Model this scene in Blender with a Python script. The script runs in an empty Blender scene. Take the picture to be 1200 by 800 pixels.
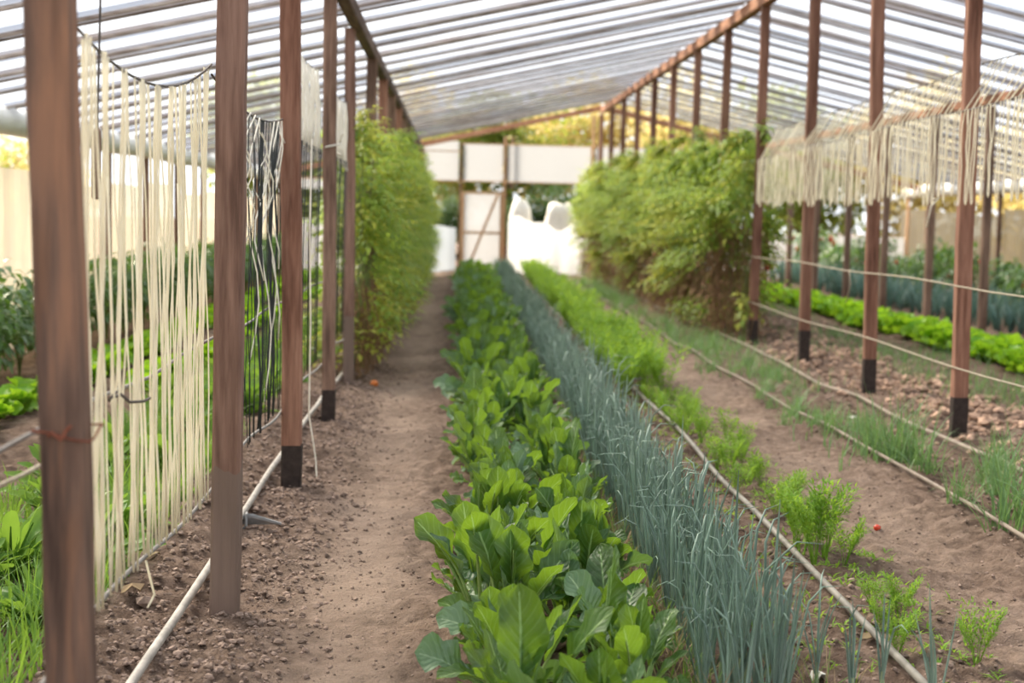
import bpy, math, random
import numpy as np
from mathutils import Vector, Matrix, Euler

random.seed(7)
RNG = np.random.default_rng(7)
scene = bpy.context.scene
COL = scene.collection

# ------------------------------------------------------------------ camera
PITCH, YAW, ROLL, FPX, CAM_H = 0.083, 0.0401, 0.0238, 1800.0, 1.2
cam_data = bpy.data.cameras.new('camera')
cam = bpy.data.objects.new('camera', cam_data)
COL.objects.link(cam)
_r = Vector((math.cos(YAW), -math.sin(YAW), 0))
_f = Vector((math.sin(YAW) * math.cos(PITCH), math.cos(YAW) * math.cos(PITCH), -math.sin(PITCH)))
_u = _r.cross(_f)
_r2 = _r * math.cos(ROLL) + _u * math.sin(ROLL)
_u2 = _u * math.cos(ROLL) - _r * math.sin(ROLL)
_m = Matrix((_r2, _u2, -_f)).transposed().to_4x4()
_m.translation = Vector((0, 0, CAM_H))
cam.matrix_world = _m
cam_data.sensor_width = 36
cam_data.lens = FPX * 36 / 1200
cam_data.clip_start = 0.05
cam_data.clip_end = 300
cam_data.dof.use_dof = True
cam_data.dof.focus_distance = 4.7
cam_data.dof.aperture_fstop = 3.0
scene.camera = cam

# ------------------------------------------------------------------ world, sun, exposure
world = bpy.data.worlds.new('hazy_sky')
scene.world = world
world.use_nodes = True
_bg = world.node_tree.nodes['Background']
_bg.inputs[0].default_value = (0.93, 0.965, 1.0, 1)
_bg.inputs[1].default_value = 0.95
sun_d = bpy.data.lights.new('sun', 'SUN')
sun_d.energy = 8.0
sun_d.angle = math.radians(32)
sun_d.color = (1.0, 0.87, 0.68)
sun = bpy.data.objects.new('sun', sun_d)
COL.objects.link(sun)
_sd = Vector((-0.50, 0.62, 0.72)).normalized()      # direction towards the sun
sun.rotation_euler = _sd.to_track_quat('Z', 'Y').to_euler()
sun.location = (0, 0, 20)
vs = scene.view_settings
vs.view_transform = 'Standard'
vs.look = 'None'
vs.gamma = 1
vs.use_curve_mapping = False
vs.exposure = 1.12

# ------------------------------------------------------------------ layout constants (metres)
XL, YL0, BAY = -0.675, 4.61, 1.98       # row of posts by the path
XR, YR0, BAYR = 2.89, 8.56, 2.0         # row of ridge posts
Z_PLATE, Z_RIDGE = 2.52, 3.32
SL = (Z_RIDGE - Z_PLATE) / (XR - XL)
X_EL, X_ER = -3.6, 9.38
X_P2 = 5.94
Y_NEAR, Y_END, Y_ROOF = -4.0, 31.2, 30.3


def roof_z(x):
    return Z_RIDGE - SL * abs(x - XR)


# ------------------------------------------------------------------ helpers
def link(o, parent=None):
    COL.objects.link(o)
    if parent is not None:
        o.parent = parent
    return o


def tag(o, label=None, cat=None, group=None, kind=None):
    if label: o['label'] = label
    if cat: o['category'] = cat
    if group: o['group'] = group
    if kind: o['kind'] = kind
    return o


def empty(name, loc=(0, 0, 0), rz=0.0):
    o = bpy.data.objects.new(name, None)
    o.location = loc
    o.rotation_euler = (0, 0, rz)
    o.empty_display_size = 0.1
    return link(o)


class MB:
    """collects geometry for one mesh"""
    def __init__(self):
        self.v, self.f, self.uv, self.mi = [], [], [], []
        self.has_uv = False

    def add(self, verts, faces, uvs=None, mi=0):
        b = len(self.v)
        self.v.extend(tuple(p) for p in verts)
        if uvs is None:
            uvs = [(0.5, 0.5)] * len(verts)
        else:
            self.has_uv = True
        self.uv.extend(uvs)
        for f in faces:
            self.f.append(tuple(i + b for i in f))
            self.mi.append(mi)

    def merge(self, other, mat=None, mi=None):
        v = other.v if mat is None else [tuple(mat @ Vector(p)) for p in other.v]
        b = len(self.v)
        self.v.extend(v)
        self.uv.extend(other.uv)
        self.has_uv |= other.has_uv
        self.f.extend(tuple(i + b for i in f) for f in other.f)
        self.mi.extend(other.mi if mi is None else [mi] * len(other.f))

    def mesh(self, name, mats, smooth=False):
        me = bpy.data.meshes.new(name)
        me.from_pydata(self.v, [], self.f)
        for m in (mats if isinstance(mats, (list, tuple)) else [mats]):
            me.materials.append(m)
        if any(self.mi):
            me.polygons.foreach_set('material_index', self.mi)
        if self.has_uv:
            uvl = me.uv_layers.new(name='UVMap')
            idx = np.empty(len(me.loops), dtype=np.int32)
            me.loops.foreach_get('vertex_index', idx)
            arr = np.array(self.uv, dtype=np.float32)[idx]
            uvl.data.foreach_set('uv', arr.ravel())
        if smooth:
            me.polygons.foreach_set('use_smooth', [True] * len(me.polygons))
        me.update()
        return me

    def build(self, name, mats, parent=None, smooth=False, loc=None):
        o = bpy.data.objects.new(name, self.mesh(name, mats, smooth))
        if loc is not None:
            o.location = loc
        return link(o, parent)


def place(name, mesh, parent=None, loc=(0, 0, 0), rot=(0, 0, 0), sc=1.0):
    o = bpy.data.objects.new(name, mesh)
    o.location = loc
    o.rotation_euler = rot
    o.scale = (sc, sc, sc) if not isinstance(sc, (tuple, list)) else sc
    return link(o, parent)


def tube(mb, pts, rad, sides=6, cap=True, mi=0, flat=1.0, uvs=False):
    pts = [Vector(p) for p in pts]
    n = len(pts)
    if not isinstance(rad, (list, tuple)):
        rad = [rad] * n
    base = []
    prev = None
    for i, p in enumerate(pts):
        t = (pts[min(i + 1, n - 1)] - pts[max(i - 1, 0)])
        if t.length < 1e-9: t = Vector((0, 0, 1))
        t.normalize()
        if prev is None:
            a = Vector((1, 0, 0)) if abs(t.x) < 0.8 else Vector((0, 1, 0))
            s = (a - t * a.dot(t)).normalized()
        else:
            s = (prev - t * prev.dot(t))
            s = s.normalized() if s.length > 1e-6 else t.orthogonal().normalized()
        prev = s
        w = t.cross(s)
        for k in range(sides):
            a = 2 * math.pi * k / sides
            base.append(p + s * (math.cos(a) * rad[i]) + w * (math.sin(a) * rad[i] * flat))
    faces = []
    for i in range(n - 1):
        for k in range(sides):
            k2 = (k + 1) % sides
            faces.append((i * sides + k, i * sides + k2, (i + 1) * sides + k2, (i + 1) * sides + k))
    if cap:
        faces.append(tuple(reversed(range(sides))))
        faces.append(tuple(range((n - 1) * sides, n * sides)))
    uv = None
    if uvs:
        uv = [(k / sides, i / (n - 1)) for i in range(n) for k in range(sides)]
    mb.add(base, faces, uv, mi)


def box(mb, c, s, mi=0, bev=0.0, rot=None):
    """box, optionally with chamfered edges along its longest axis pair"""
    hx, hy, hz = s[0] / 2, s[1] / 2, s[2] / 2
    if bev <= 0:
        v = [(x, y, z) for z in (-hz, hz) for x, y in ((-hx, -hy), (hx, -hy), (hx, hy), (-hx, hy))]
        f = [(3, 2, 1, 0), (4, 5, 6, 7), (0, 1, 5, 4), (1, 2, 6, 5), (2, 3, 7, 6), (3, 0, 4, 7)]
    else:
        b = bev
        ring = [(-hx + b, -hy), (hx - b, -hy), (hx, -hy + b), (hx, hy - b), (hx - b, hy), (-hx + b, hy), (-hx, hy - b), (-hx, -hy + b)]
        v = [(x, y, -hz) for x, y in ring] + [(x, y, hz) for x, y in ring]
        f = [tuple(reversed(range(8))), tuple(range(8, 16))] + [(i, (i + 1) % 8, 8 + (i + 1) % 8, 8 + i) for i in range(8)]
    M = Matrix.Translation(Vector(c)) @ (rot.to_matrix().to_4x4() if rot is not None else Matrix.Identity(4))
    mb.add([M @ Vector(p) for p in v], f, None, mi)


def beam(mb, a, b, w, h, segs=1, jit=0.0, mi=0, bev=0.006, seed=0):
    """timber from a to b; w horizontal, h in the other cross direction; a little crooked"""
    rr = random.Random(seed)
    a, b = Vector(a), Vector(b)
    t = (b - a).normalized()
    up = Vector((0, 0, 1)) if abs(t.z) < 0.9 else Vector((0, 1, 0))
    s = t.cross(up).normalized()
    u = s.cross(t).normalized()
    c = bev
    hw, hh = w / 2, h / 2
    ring = [(-hw + c, -hh), (hw - c, -hh), (hw, -hh + c), (hw, hh - c), (hw - c, hh), (-hw + c, hh), (-hw, hh - c), (-hw, -hh + c)]
    V, F = [], []
    ox = oy = 0.0
    for i in range(segs + 1):
        p = a.lerp(b, i / segs)
        if 0 < i < segs:
            ox += rr.uniform(-1, 1) * jit; oy += rr.uniform(-1, 1) * jit
            ox *= .8; oy *= .8
        k = 1 + rr.uniform(-1, 1) * jit * 6
        for x, y in ring:
            V.append(p + s * (x * k + ox + rr.uniform(-1, 1) * jit * .3) + u * (y * k + oy + rr.uniform(-1, 1) * jit * .3))
    for i in range(segs):
        for k in range(8):
            k2 = (k + 1) % 8
            F.append((i * 8 + k, i * 8 + k2, (i + 1) * 8 + k2, (i + 1) * 8 + k))
    F.append(tuple(reversed(range(8))))
    F.append(tuple(range(segs * 8, segs * 8 + 8)))
    mb.add(V, F, None, mi)


def _hash(ix, iy, seed):
    h = (ix * 374761393 + iy * 668265263 + seed * 1442695041) & 0xFFFFFFFF
    h = ((h ^ (h >> 13)) * 1274126177) & 0xFFFFFFFF
    return ((h ^ (h >> 16)) & 0xFFFF) / 65535.0


def vnoise(x, y, seed=0):
    x = np.asarray(x, dtype=np.float64); y = np.asarray(y, dtype=np.float64)
    ix = np.floor(x).astype(np.int64); iy = np.floor(y).astype(np.int64)
    fx = x - ix; fy = y - iy
    fx = fx * fx * (3 - 2 * fx); fy = fy * fy * (3 - 2 * fy)
    a = _hash(ix, iy, seed); b = _hash(ix + 1, iy, seed)
    c = _hash(ix, iy + 1, seed); d = _hash(ix + 1, iy + 1, seed)
    return (a * (1 - fx) + b * fx) * (1 - fy) + (c * (1 - fx) + d * fx) * fy - 0.5


# ------------------------------------------------------------------ materials
class NT:
    def __init__(self, name):
        self.m = bpy.data.materials.new(name)
        self.m.use_nodes = True
        self.t = self.m.node_tree
        self.t.nodes.clear()
        self.out = self.n('ShaderNodeOutputMaterial')

    def n(self, typ, **kw):
        nd = self.t.nodes.new(typ)
        for k, v in kw.items():
            if k.startswith('i_'):
                key = k[2:]
                key = int(key) if key.isdigit() else key.replace('_', ' ')
                nd.inputs[key].default_value = v
            else:
                setattr(nd, k, v)
        return nd

    def l(self, a, b):
        self.t.links.new(a, b)

    def coord(self, kind='Object', scale=(1, 1, 1)):
        tc = self.n('ShaderNodeTexCoord')
        mp = self.n('ShaderNodeMapping')
        mp.inputs['Scale'].default_value = scale
        self.l(tc.outputs[kind], mp.inputs['Vector'])
        return mp.outputs['Vector']

    def noise(self, vec, scale, detail=4, rough=0.55):
        nd = self.n('ShaderNodeTexNoise')
        nd.inputs['Scale'].default_value = scale
        nd.inputs['Detail'].default_value = detail
        nd.inputs['Roughness'].default_value = rough
        if vec is not None: self.l(vec, nd.inputs['Vector'])
        return nd.outputs['Fac']

    def ramp(self, fac, stops):
        nd = self.n('ShaderNodeValToRGB')
        el = nd.color_ramp.elements
        while len(el) < len(stops): el.new(0.5)
        for e, (p, c) in zip(el, stops):
            e.position = p
            e.color = (*c, 1) if len(c) == 3 else c
        self.l(fac, nd.inputs['Fac'])
        return nd.outputs['Color']

    def mix(self, fac, a, b, blend='MIX'):
        nd = self.n('ShaderNodeMix', data_type='RGBA', blend_type=blend)
        for s, v in ((nd.inputs[0], fac), (nd.inputs[6], a), (nd.inputs[7], b)):
            if hasattr(v, 'links') or hasattr(v, 'is_linked'): self.l(v, s)
            elif isinstance(v, (tuple, list)): s.default_value = (*v, 1) if len(v) == 3 else v
            else: s.default_value = v
        return nd.outputs[2]

    def math(self, op, a, b=None, c=None):
        nd = self.n('ShaderNodeMath', operation=op)
        for s, v in zip(nd.inputs, (a, b, c)):
            if v is None: continue
            if hasattr(v, 'is_linked'): self.l(v, s)
            else: s.default_value = v
        return nd.outputs[0]

    def bsdf(self, color, rough=0.8, spec=0.3, bump=None, bump_str=0.3, bump_dist=0.01):
        p = self.n('ShaderNodeBsdfPrincipled')
        p.inputs['Roughness'].default_value = rough
        p.inputs['Specular IOR Level'].default_value = spec
        if hasattr(color, 'is_linked'): self.l(color, p.inputs['Base Color'])
        else: p.inputs['Base Color'].default_value = (*color, 1)
        if bump is not None:
            b = self.n('ShaderNodeBump')
            b.inputs['Strength'].default_value = bump_str
            b.inputs['Distance'].default_value = bump_dist
            self.l(bump, b.inputs['Height'])
            self.l(b.outputs[0], p.inputs['Normal'])
        return p.outputs[0]

    def finish(self, sh):
        self.l(sh, self.out.inputs['Surface'])
        return self.m

    def mixsh(self, fac, a, b):
        nd = self.n('ShaderNodeMixShader')
        if hasattr(fac, 'is_linked'): self.l(fac, nd.inputs[0])
        else: nd.inputs[0].default_value = fac
        self.l(a, nd.inputs[1]); self.l(b, nd.inputs[2])
        return nd.outputs[0]

    def translucent(self, color):
        nd = self.n('ShaderNodeBsdfTranslucent')
        if hasattr(color, 'is_linked'): self.l(color, nd.inputs[0])
        else: nd.inputs[0].default_value = (*color, 1)
        return nd.outputs[0]

    def transparent(self, color):
        nd = self.n('ShaderNodeBsdfTransparent')
        if hasattr(color, 'is_linked'): self.l(color, nd.inputs[0])
        else: nd.inputs[0].default_value = (*color, 1)
        return nd.outputs[0]


def rnd_info(t):
    return t.n('ShaderNodeObjectInfo').outputs['Random']


def mat_wood(name, dark, mid, light, axis='z', stain=0.5, vary=True, foot=0.0):
    t = NT(name)
    sc = {'z': (42, 42, 3.2), 'y': (42, 3.2, 42), 'x': (3.2, 42, 42)}[axis]
    tc = t.n('ShaderNodeTexCoord')
    add = t.n('ShaderNodeVectorMath', operation='ADD')
    t.l(tc.outputs['Object'], add.inputs[0])
    if vary:
        r = rnd_info(t)
        cx = t.n('ShaderNodeCombineXYZ')
        r20 = t.math('MULTIPLY', r, 37.0)
        for i in range(3): t.l(r20, cx.inputs[i])
        t.l(cx.outputs[0], add.inputs[1])
    mp = t.n('ShaderNodeMapping'); mp.inputs['Scale'].default_value = sc
    t.l(add.outputs[0], mp.inputs['Vector'])
    g = t.noise(mp.outputs[0], 1.0, 5, 0.6)
    mp2 = t.n('ShaderNodeMapping')
    mp2.inputs['Scale'].default_value = tuple(max(s / 5, 1.2) for s in sc)
    t.l(add.outputs[0], mp2.inputs['Vector'])
    big = t.noise(mp2.outputs[0], 1.0, 3, 0.6)
    c = t.ramp(g, [(0.36, dark), (0.5, mid), (0.64, light)])
    c2 = t.ramp(big, [(0.36, tuple(x * 0.6 for x in dark)), (0.5, mid), (0.64, light)])
    c = t.mix(stain, c, c2)
    if vary:
        hs = t.n('ShaderNodeHueSaturation')
        v = t.math('MULTIPLY_ADD', rnd_info(t), 0.5, 0.78)
        t.l(v, hs.inputs['Value']); t.l(c, hs.inputs['Color'])
        c = hs.outputs[0]
    if foot:
        sp = t.n('ShaderNodeSeparateXYZ')
        t.l(tc.outputs['Object'], sp.inputs[0])
        e = t.math('ADD', sp.outputs[2], t.math('MULTIPLY', big, 0.25))
        k = t.math('LESS_THAN', e, foot + 0.125)
        c = t.mix(t.math('MULTIPLY', k, 0.75), c, (0.19, 0.145, 0.12))
    return t.finish(t.bsdf(c, 0.85, 0.2, g, 0.5, 0.006))


def mat_leaf(name, c1, c2, trans, trans_f=0.35, rough=0.45, spec=0.4, rib=None, vary=0.3, noise_scale=6.0):
    """leaf: two tones, translucency, optional ribs drawn by UV"""
    t = NT(name)
    vec = t.coord('Object')
    nz = t.noise(vec, noise_scale, 2, 0.5)
    c = t.ramp(nz, [(0.32, c1), (0.68, c2)])
    tr = t.ramp(nz, [(0.32, tuple(x * 0.85 for x in trans)), (0.68, trans)])
    bump = None
    if rib:
        tc = t.n('ShaderNodeTexCoord')
        sp = t.n('ShaderNodeSeparateXYZ')
        t.l(tc.outputs['UV'], sp.inputs[0])
        a = t.math('ABSOLUTE', t.math('SUBTRACT', sp.outputs[0], 0.5))
        mid = t.math('MULTIPLY', t.math('LESS_THAN', a, 0.026), 0.8)
        ph = t.math('FRACT', t.math('SUBTRACT', t.math('MULTIPLY', sp.outputs[1], 8.0), t.math('MULTIPLY', a, 4.5)))
        side = t.math('SUBTRACT', 1.0, t.math('MINIMUM', 1.0, t.math('MULTIPLY', t.math('ABSOLUTE', t.math('SUBTRACT', ph, 0.5)), 7.0)))
        k = t.math('MAXIMUM', mid, t.math('MULTIPLY', side, 0.22))
        c = t.mix(k, c, rib)
        tr = t.mix(k, tr, rib)
        bump = t.math('ADD', t.math('ABSOLUTE', t.math('SUBTRACT', ph, 0.5)), t.math('MULTIPLY', t.noise(vec, 34, 2), 1.3))
    if vary:
        hs = t.n('ShaderNodeHueSaturation')
        r = t.math('FRACT', t.math('ADD', rnd_info(t), t.n('ShaderNodeNewGeometry').outputs['Random Per Island']))
        t.l(t.math('MULTIPLY_ADD', r, vary, 1 - vary * .5), hs.inputs['Value'])
        t.l(t.math('MULTIPLY_ADD', r, -0.03, 0.515), hs.inputs['Hue'])
        t.l(c, hs.inputs['Color']); c = hs.outputs[0]
    b = t.bsdf(c, rough, spec, bump, 0.5, 0.007)
    return t.finish(t.mixsh(trans_f, b, t.translucent(tr)))


def mat_plain(name, c, rough=0.7, spec=0.3, nscale=20, amt=0.25, bump=0.0, island=0.0):
    t = NT(name)
    nz = t.noise(t.coord('Object'), nscale, 4)
    col = t.ramp(nz, [(0.3, tuple(x * (1 - amt) for x in c)), (0.7, tuple(min(1, x * (1 + amt)) for x in c))])
    if island:
        hs = t.n('ShaderNodeHueSaturation')
        t.l(t.math('MULTIPLY_ADD', t.n('ShaderNodeNewGeometry').outputs['Random Per Island'], island, 1 - island * .5), hs.inputs['Value'])
        t.l(col, hs.inputs['Color']); col = hs.outputs[0]
    return t.finish(t.bsdf(col, rough, spec, nz if bump else None, bump, 0.005))


def mat_film(name, tint, body, transp, stain=0.0, staincol=(0.5, 0.42, 0.33)):
    t = NT(name)
    vec = t.coord('Object')
    mp = t.coord('Object', (0.5, 2.2, 1))
    nz = t.noise(mp, 1.3, 5, 0.62)
    fine = t.noise(vec, 8, 3)
    k = t.ramp(nz, [(0.46, (0, 0, 0)), (0.72, (1, 1, 1))])
    k = t.math('MULTIPLY', k, stain)
    tt = t.mix(k, tint, staincol)
    bb = t.mix(k, body, tuple(x * 0.8 for x in staincol))
    tl = t.mixsh(0.22, t.translucent(bb), t.bsdf(bb, 0.35, 0.4, fine, 0.2, 0.01))
    return t.finish(t.mixsh(transp, tl, t.transparent(tt)))


M = {}
M['post'] = mat_wood('post_wood', (0.09, 0.055, 0.042), (0.20, 0.125, 0.092), (0.32, 0.21, 0.155), 'z', 0.45)
M['post_red'] = mat_wood('red_post_wood', (0.12, 0.055, 0.036), (0.25, 0.125, 0.085), (0.36, 0.20, 0.14), 'z', 0.45)
M['post_near'] = mat_wood('patchy_post_wood', (0.07, 0.045, 0.035), (0.19, 0.122, 0.092), (0.40, 0.215, 0.13), 'z', 0.6)
M['post_dusty'] = mat_wood('earth_stained_post_wood', (0.10, 0.056, 0.042), (0.21, 0.125, 0.095), (0.31, 0.195, 0.15), 'z', 0.45, True, 0.47)
M['tar'] = mat_plain('tarred_wood', (0.042, 0.031, 0.027), 0.75, 0.2, 25, 0.4, 0.4)
M['beam'] = mat_wood('beam_wood', (0.13, 0.06, 0.035), (0.30, 0.14, 0.08), (0.42, 0.23, 0.14), 'y', 0.3)
M['beam_dark'] = mat_wood('dark_beam_wood', (0.05, 0.035, 0.03), (0.11, 0.075, 0.06), (0.2, 0.14, 0.11), 'y', 0.4)
M['batten'] = mat_wood('batten_wood', (0.16, 0.12, 0.10), (0.32, 0.27, 0.24), (0.45, 0.40, 0.37), 'x', 0.4)
M['film'] = mat_film('clear_roof_film', (0.92, 0.95, 1.0), (0.34, 0.36, 0.40), 0.62, 0.2)
M['film_grey'] = mat_film('aged_roof_film', (0.40, 0.42, 0.47), (0.20, 0.21, 0.24), 0.6, 0.9, (0.20, 0.14, 0.11))
M['film_white'] = mat_film('white_wall_film', (0.8, 0.8, 0.8), (0.29, 0.30, 0.32), 0.05, 0.0)
M['film_bright'] = mat_film('clean_wall_film', (0.9, 0.9, 0.9), (0.52, 0.53, 0.54), 0.08, 0.0)
M['film_cream'] = mat_film('cream_wall_film', (0.9, 0.82, 0.66), (0.40, 0.365, 0.30), 0.15, 0.3, (0.7, 0.6, 0.42))
M['roll'] = mat_plain('rolled_film', (0.78, 0.78, 0.76), 0.45, 0.4, 4, 0.1)

# soil: tone noise only
_t = NT('soil')
_v = _t.coord('Object')
_a = _t.noise(_v, 1.1, 5, 0.6)
_b = _t.noise(_v, 14, 6, 0.65)
_c = _t.ramp(_b, [(0.34, (0.085, 0.058, 0.045)), (0.5, (0.18, 0.13, 0.102)), (0.66, (0.29, 0.22, 0.178))])
_d = _t.ramp(_a, [(0.35, (0.75, 0.72, 0.70)), (0.65, (1.12, 1.08, 1.05))])
_cc = _t.mix(1.0, _c, _d, 'MULTIPLY')
_bump = _t.math('ADD', _t.noise(_v, 45, 5, 0.7), _t.math('MULTIPLY', _t.noise(_v, 160, 3, 0.6), 0.4))
# packed pale dust where the paths are trodden (colour attribute from the ground shape)
_at = _t.n('ShaderNodeAttribute'); _at.attribute_name = 'dust'
_cc = _t.mix(_at.outputs['Fac'], _cc, _t.mix(0.6, _cc, (0.42, 0.32, 0.25)))
M['soil'] = _t.finish(_t.bsdf(_cc, 0.95, 0.1, _bump, 1.0, 0.02))
M['clod'] = mat_plain('clod_soil', (0.25, 0.185, 0.15), 0.95, 0.1, 60, 0.35, 0.6, 0.7)
M['clod_pale'] = mat_plain('dry_clod', (0.36, 0.245, 0.18), 0.95, 0.1, 18, 0.4, 0.4, 0.8)

M['chard'] = mat_leaf('chard_leaf', (0.027, 0.085, 0.022), (0.056, 0.15, 0.03), (0.30, 0.50, 0.03), 0.38, 0.46, 0.5, rib=(0.30, 0.47, 0.16), vary=0.7)
M['chard_sheen'] = mat_leaf('sky_sheen_chard_leaf', (0.085, 0.17, 0.09), (0.15, 0.26, 0.135), (0.22, 0.40, 0.06), 0.26, 0.46, 0.6, rib=(0.32, 0.46, 0.25), vary=0.4)  # same chard leaf with the pale sheen of the sky painted into its colour
M['stalk'] = mat_leaf('chard_stalk', (0.26, 0.40, 0.12), (0.38, 0.52, 0.2), (0.45, 0.6, 0.15), 0.25, 0.4, 0.4, vary=0.2)
M['onion'] = mat_leaf('onion_leaf', (0.18, 0.275, 0.225), (0.32, 0.425, 0.355), (0.3, 0.44, 0.22), 0.2, 0.42, 0.45, vary=0.6)
M['onion_base'] = mat_leaf('onion_sheath', (0.30, 0.40, 0.22), (0.45, 0.52, 0.33), (0.45, 0.5, 0.25), 0.2, 0.5, 0.3, vary=0.2)
M['straw'] = mat_leaf('dry_leaf', (0.26, 0.19, 0.11), (0.42, 0.33, 0.2), (0.4, 0.3, 0.15), 0.25, 0.8, 0.1, vary=0.3)
M['carrot'] = mat_leaf('carrot_leaf', (0.14, 0.285, 0.03), (0.24, 0.42, 0.055), (0.42, 0.62, 0.06), 0.42, 0.55, 0.2, vary=0.3)
M['grass'] = mat_leaf('grass_blade', (0.08, 0.19, 0.03), (0.16, 0.31, 0.05), (0.32, 0.52, 0.06), 0.35, 0.5, 0.3, vary=0.4)
M['grass_blue'] = mat_leaf('soft_grass_blade', (0.10, 0.20, 0.07), (0.17, 0.30, 0.12), (0.26, 0.44, 0.12), 0.3, 0.5, 0.3, vary=0.4)
M['lettuce'] = mat_leaf('lettuce_leaf', (0.14, 0.33, 0.015), (0.24, 0.47, 0.035), (0.42, 0.7, 0.03), 0.4, 0.45, 0.35, vary=0.25)
M['pepper'] = mat_leaf('pepper_leaf', (0.05, 0.12, 0.04), (0.11, 0.21, 0.06), (0.22, 0.40, 0.05), 0.3, 0.35, 0.5, vary=0.4)
M['leek'] = mat_leaf('leek_leaf', (0.085, 0.165, 0.15), (0.14, 0.24, 0.215), (0.14, 0.26, 0.2), 0.2, 0.5, 0.3, vary=0.4)
M['tomato_leaf'] = mat_leaf('tomato_leaf', (0.14, 0.24, 0.04), (0.28, 0.41, 0.09), (0.48, 0.62, 0.10), 0.42, 0.5, 0.3, vary=0.6, noise_scale=2.5)
M['tomato_yellow'] = mat_leaf('yellowing_tomato_leaf', (0.27, 0.32, 0.06), (0.44, 0.48, 0.10), (0.62, 0.64, 0.10), 0.4, 0.6, 0.2, vary=0.3, noise_scale=2.5)
M['tomato_dry'] = mat_leaf('dry_tomato_leaf', (0.17, 0.10, 0.06), (0.33, 0.215, 0.13), (0.35, 0.22, 0.1), 0.25, 0.85, 0.1, vary=0.3)
M['stem'] = mat_plain('green_stem', (0.16, 0.2, 0.07), 0.7, 0.2)
M['bark'] = mat_plain('bark', (0.12, 0.09, 0.07), 0.95, 0.1, 14, 0.4, 0.6)
M['tree_green'] = mat_leaf('tree_leaf', (0.10, 0.16, 0.03), (0.22, 0.28, 0.06), (0.45, 0.5, 0.08), 0.4, 0.6, 0.2, vary=0.4)
M['tree_sunlit'] = mat_leaf('sunlit_tree_leaf', (0.42, 0.38, 0.14), (0.66, 0.58, 0.26), (0.85, 0.72, 0.32), 0.45, 0.6, 0.2, vary=0.3)  # warm sun and overexposure on the trees are put into this leaf colour
M['tree_dark'] = mat_leaf('dark_tree_leaf', (0.035, 0.075, 0.03), (0.07, 0.12, 0.045), (0.1, 0.2, 0.04), 0.3, 0.55, 0.25, vary=0.3)

_t = NT('cream_twine')
_tw = _t.ramp(_t.noise(_t.coord('Object', (60, 60, 8)), 1.0, 3), [(0.3, (0.86, 0.81, 0.66)), (0.7, (0.95, 0.92, 0.80))])
M['twine'] = _t.finish(_t.mixsh(0.5, _t.bsdf(_tw, 0.7, 0.2), _t.translucent(_tw)))
_t = NT('white_twine')
_tw = _t.ramp(_t.noise(_t.coord('Object', (60, 60, 8)), 1.0, 3), [(0.3, (0.84, 0.82, 0.74)), (0.7, (0.95, 0.94, 0.88))])
M['twine_white'] = _t.finish(_t.mixsh(0.3, _t.bsdf(_tw, 0.7, 0.2), _t.translucent(_tw)))
M['twine_black'] = mat_plain('black_twine', (0.03, 0.035, 0.035), 0.6, 0.3, 30, 0.3)
M['wire'] = mat_plain('dark_wire', (0.10, 0.085, 0.075), 0.6, 0.4, 40, 0.4)
M['rope'] = mat_plain('pale_cord', (0.40, 0.35, 0.27), 0.8, 0.2, 60, 0.3)
M['rope_grey'] = mat_plain('grey_cord', (0.24, 0.225, 0.21), 0.8, 0.2, 60, 0.3)
M['pipe'] = mat_plain('weathered_plastic_pipe', (0.36, 0.33, 0.295), 0.6, 0.3, 14, 0.3)
M['pipe_grey'] = mat_plain('grey_plastic_pipe', (0.19, 0.178, 0.155), 0.6, 0.3, 14, 0.35)
M['pipe_brown'] = mat_plain('dusty_plastic_pipe', (0.25, 0.205, 0.165), 0.7, 0.25, 9, 0.3)
M['clip'] = mat_plain('grey_plastic_clip', (0.22, 0.22, 0.22), 0.5, 0.4)
M['tagwhite'] = mat_plain('white_plastic_tag', (0.72, 0.70, 0.64), 0.5, 0.3, 12, 0.08)
M['red'] = mat_plain('red_fruit_skin', (0.55, 0.05, 0.02), 0.25, 0.5, 6, 0.2)
M['orange'] = mat_plain('orange_fruit_skin', (0.60, 0.17, 0.03), 0.3, 0.5, 6, 0.2)
M['rust'] = mat_plain('rusty_wire', (0.22, 0.075, 0.045), 0.8, 0.2, 30, 0.3)
M['door_frame'] = mat_wood('door_frame_wood', (0.3, 0.17, 0.09), (0.5, 0.31, 0.18), (0.62, 0.42, 0.28), 'z', 0.3)
M['grey_sheet'] = mat_film('grey_wall_film', (0.6, 0.65, 0.7), (0.27, 0.305, 0.35), 0.05, 0.0)


# ------------------------------------------------------------------ ground
def ground_h(x, y):
    x = np.asarray(x, dtype=np.float64); y = np.asarray(y, dtype=np.float64)
    z = 0.05 * vnoise(x * 1.1, y * 0.9, 1) + 0.035 * vnoise(x * 3.7, y * 3.3, 2)
    rough = np.clip(1 - np.exp(-((x + 0.33) / 0.22) ** 2) * 0.65 - np.exp(-((x - 1.75) / 0.25) ** 2) * 0.1, 0, 1)
    z = z * (0.5 + 0.5 * rough)
    z = z + rough * (0.034 * vnoise(x * 11, y * 11, 3) + 0.024 * vnoise(x * 26, y * 26, 4) + 0.017 * vnoise(x * 55, y * 55, 5))
    z = z + 0.010 * vnoise(x * 8, y * 8, 6)
    z = z - 0.025 * np.exp(-((x + 0.33) / 0.2) ** 2) - 0.03 * np.exp(-((x - 1.75) / 0.22) ** 2)
    z = z + 0.03 * np.exp(-((x - 0.3) / 0.3) ** 2) + 0.045 * np.exp(-((x + 0.95) / 0.16) ** 2)
    z = z + 0.03 * np.exp(-((x - 3.3) / 0.4) ** 2) * (1 + 2.0 * vnoise(x * 6, y * 6, 8))
    return z


def gh(x, y):
    return float(ground_h(x, y))


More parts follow.
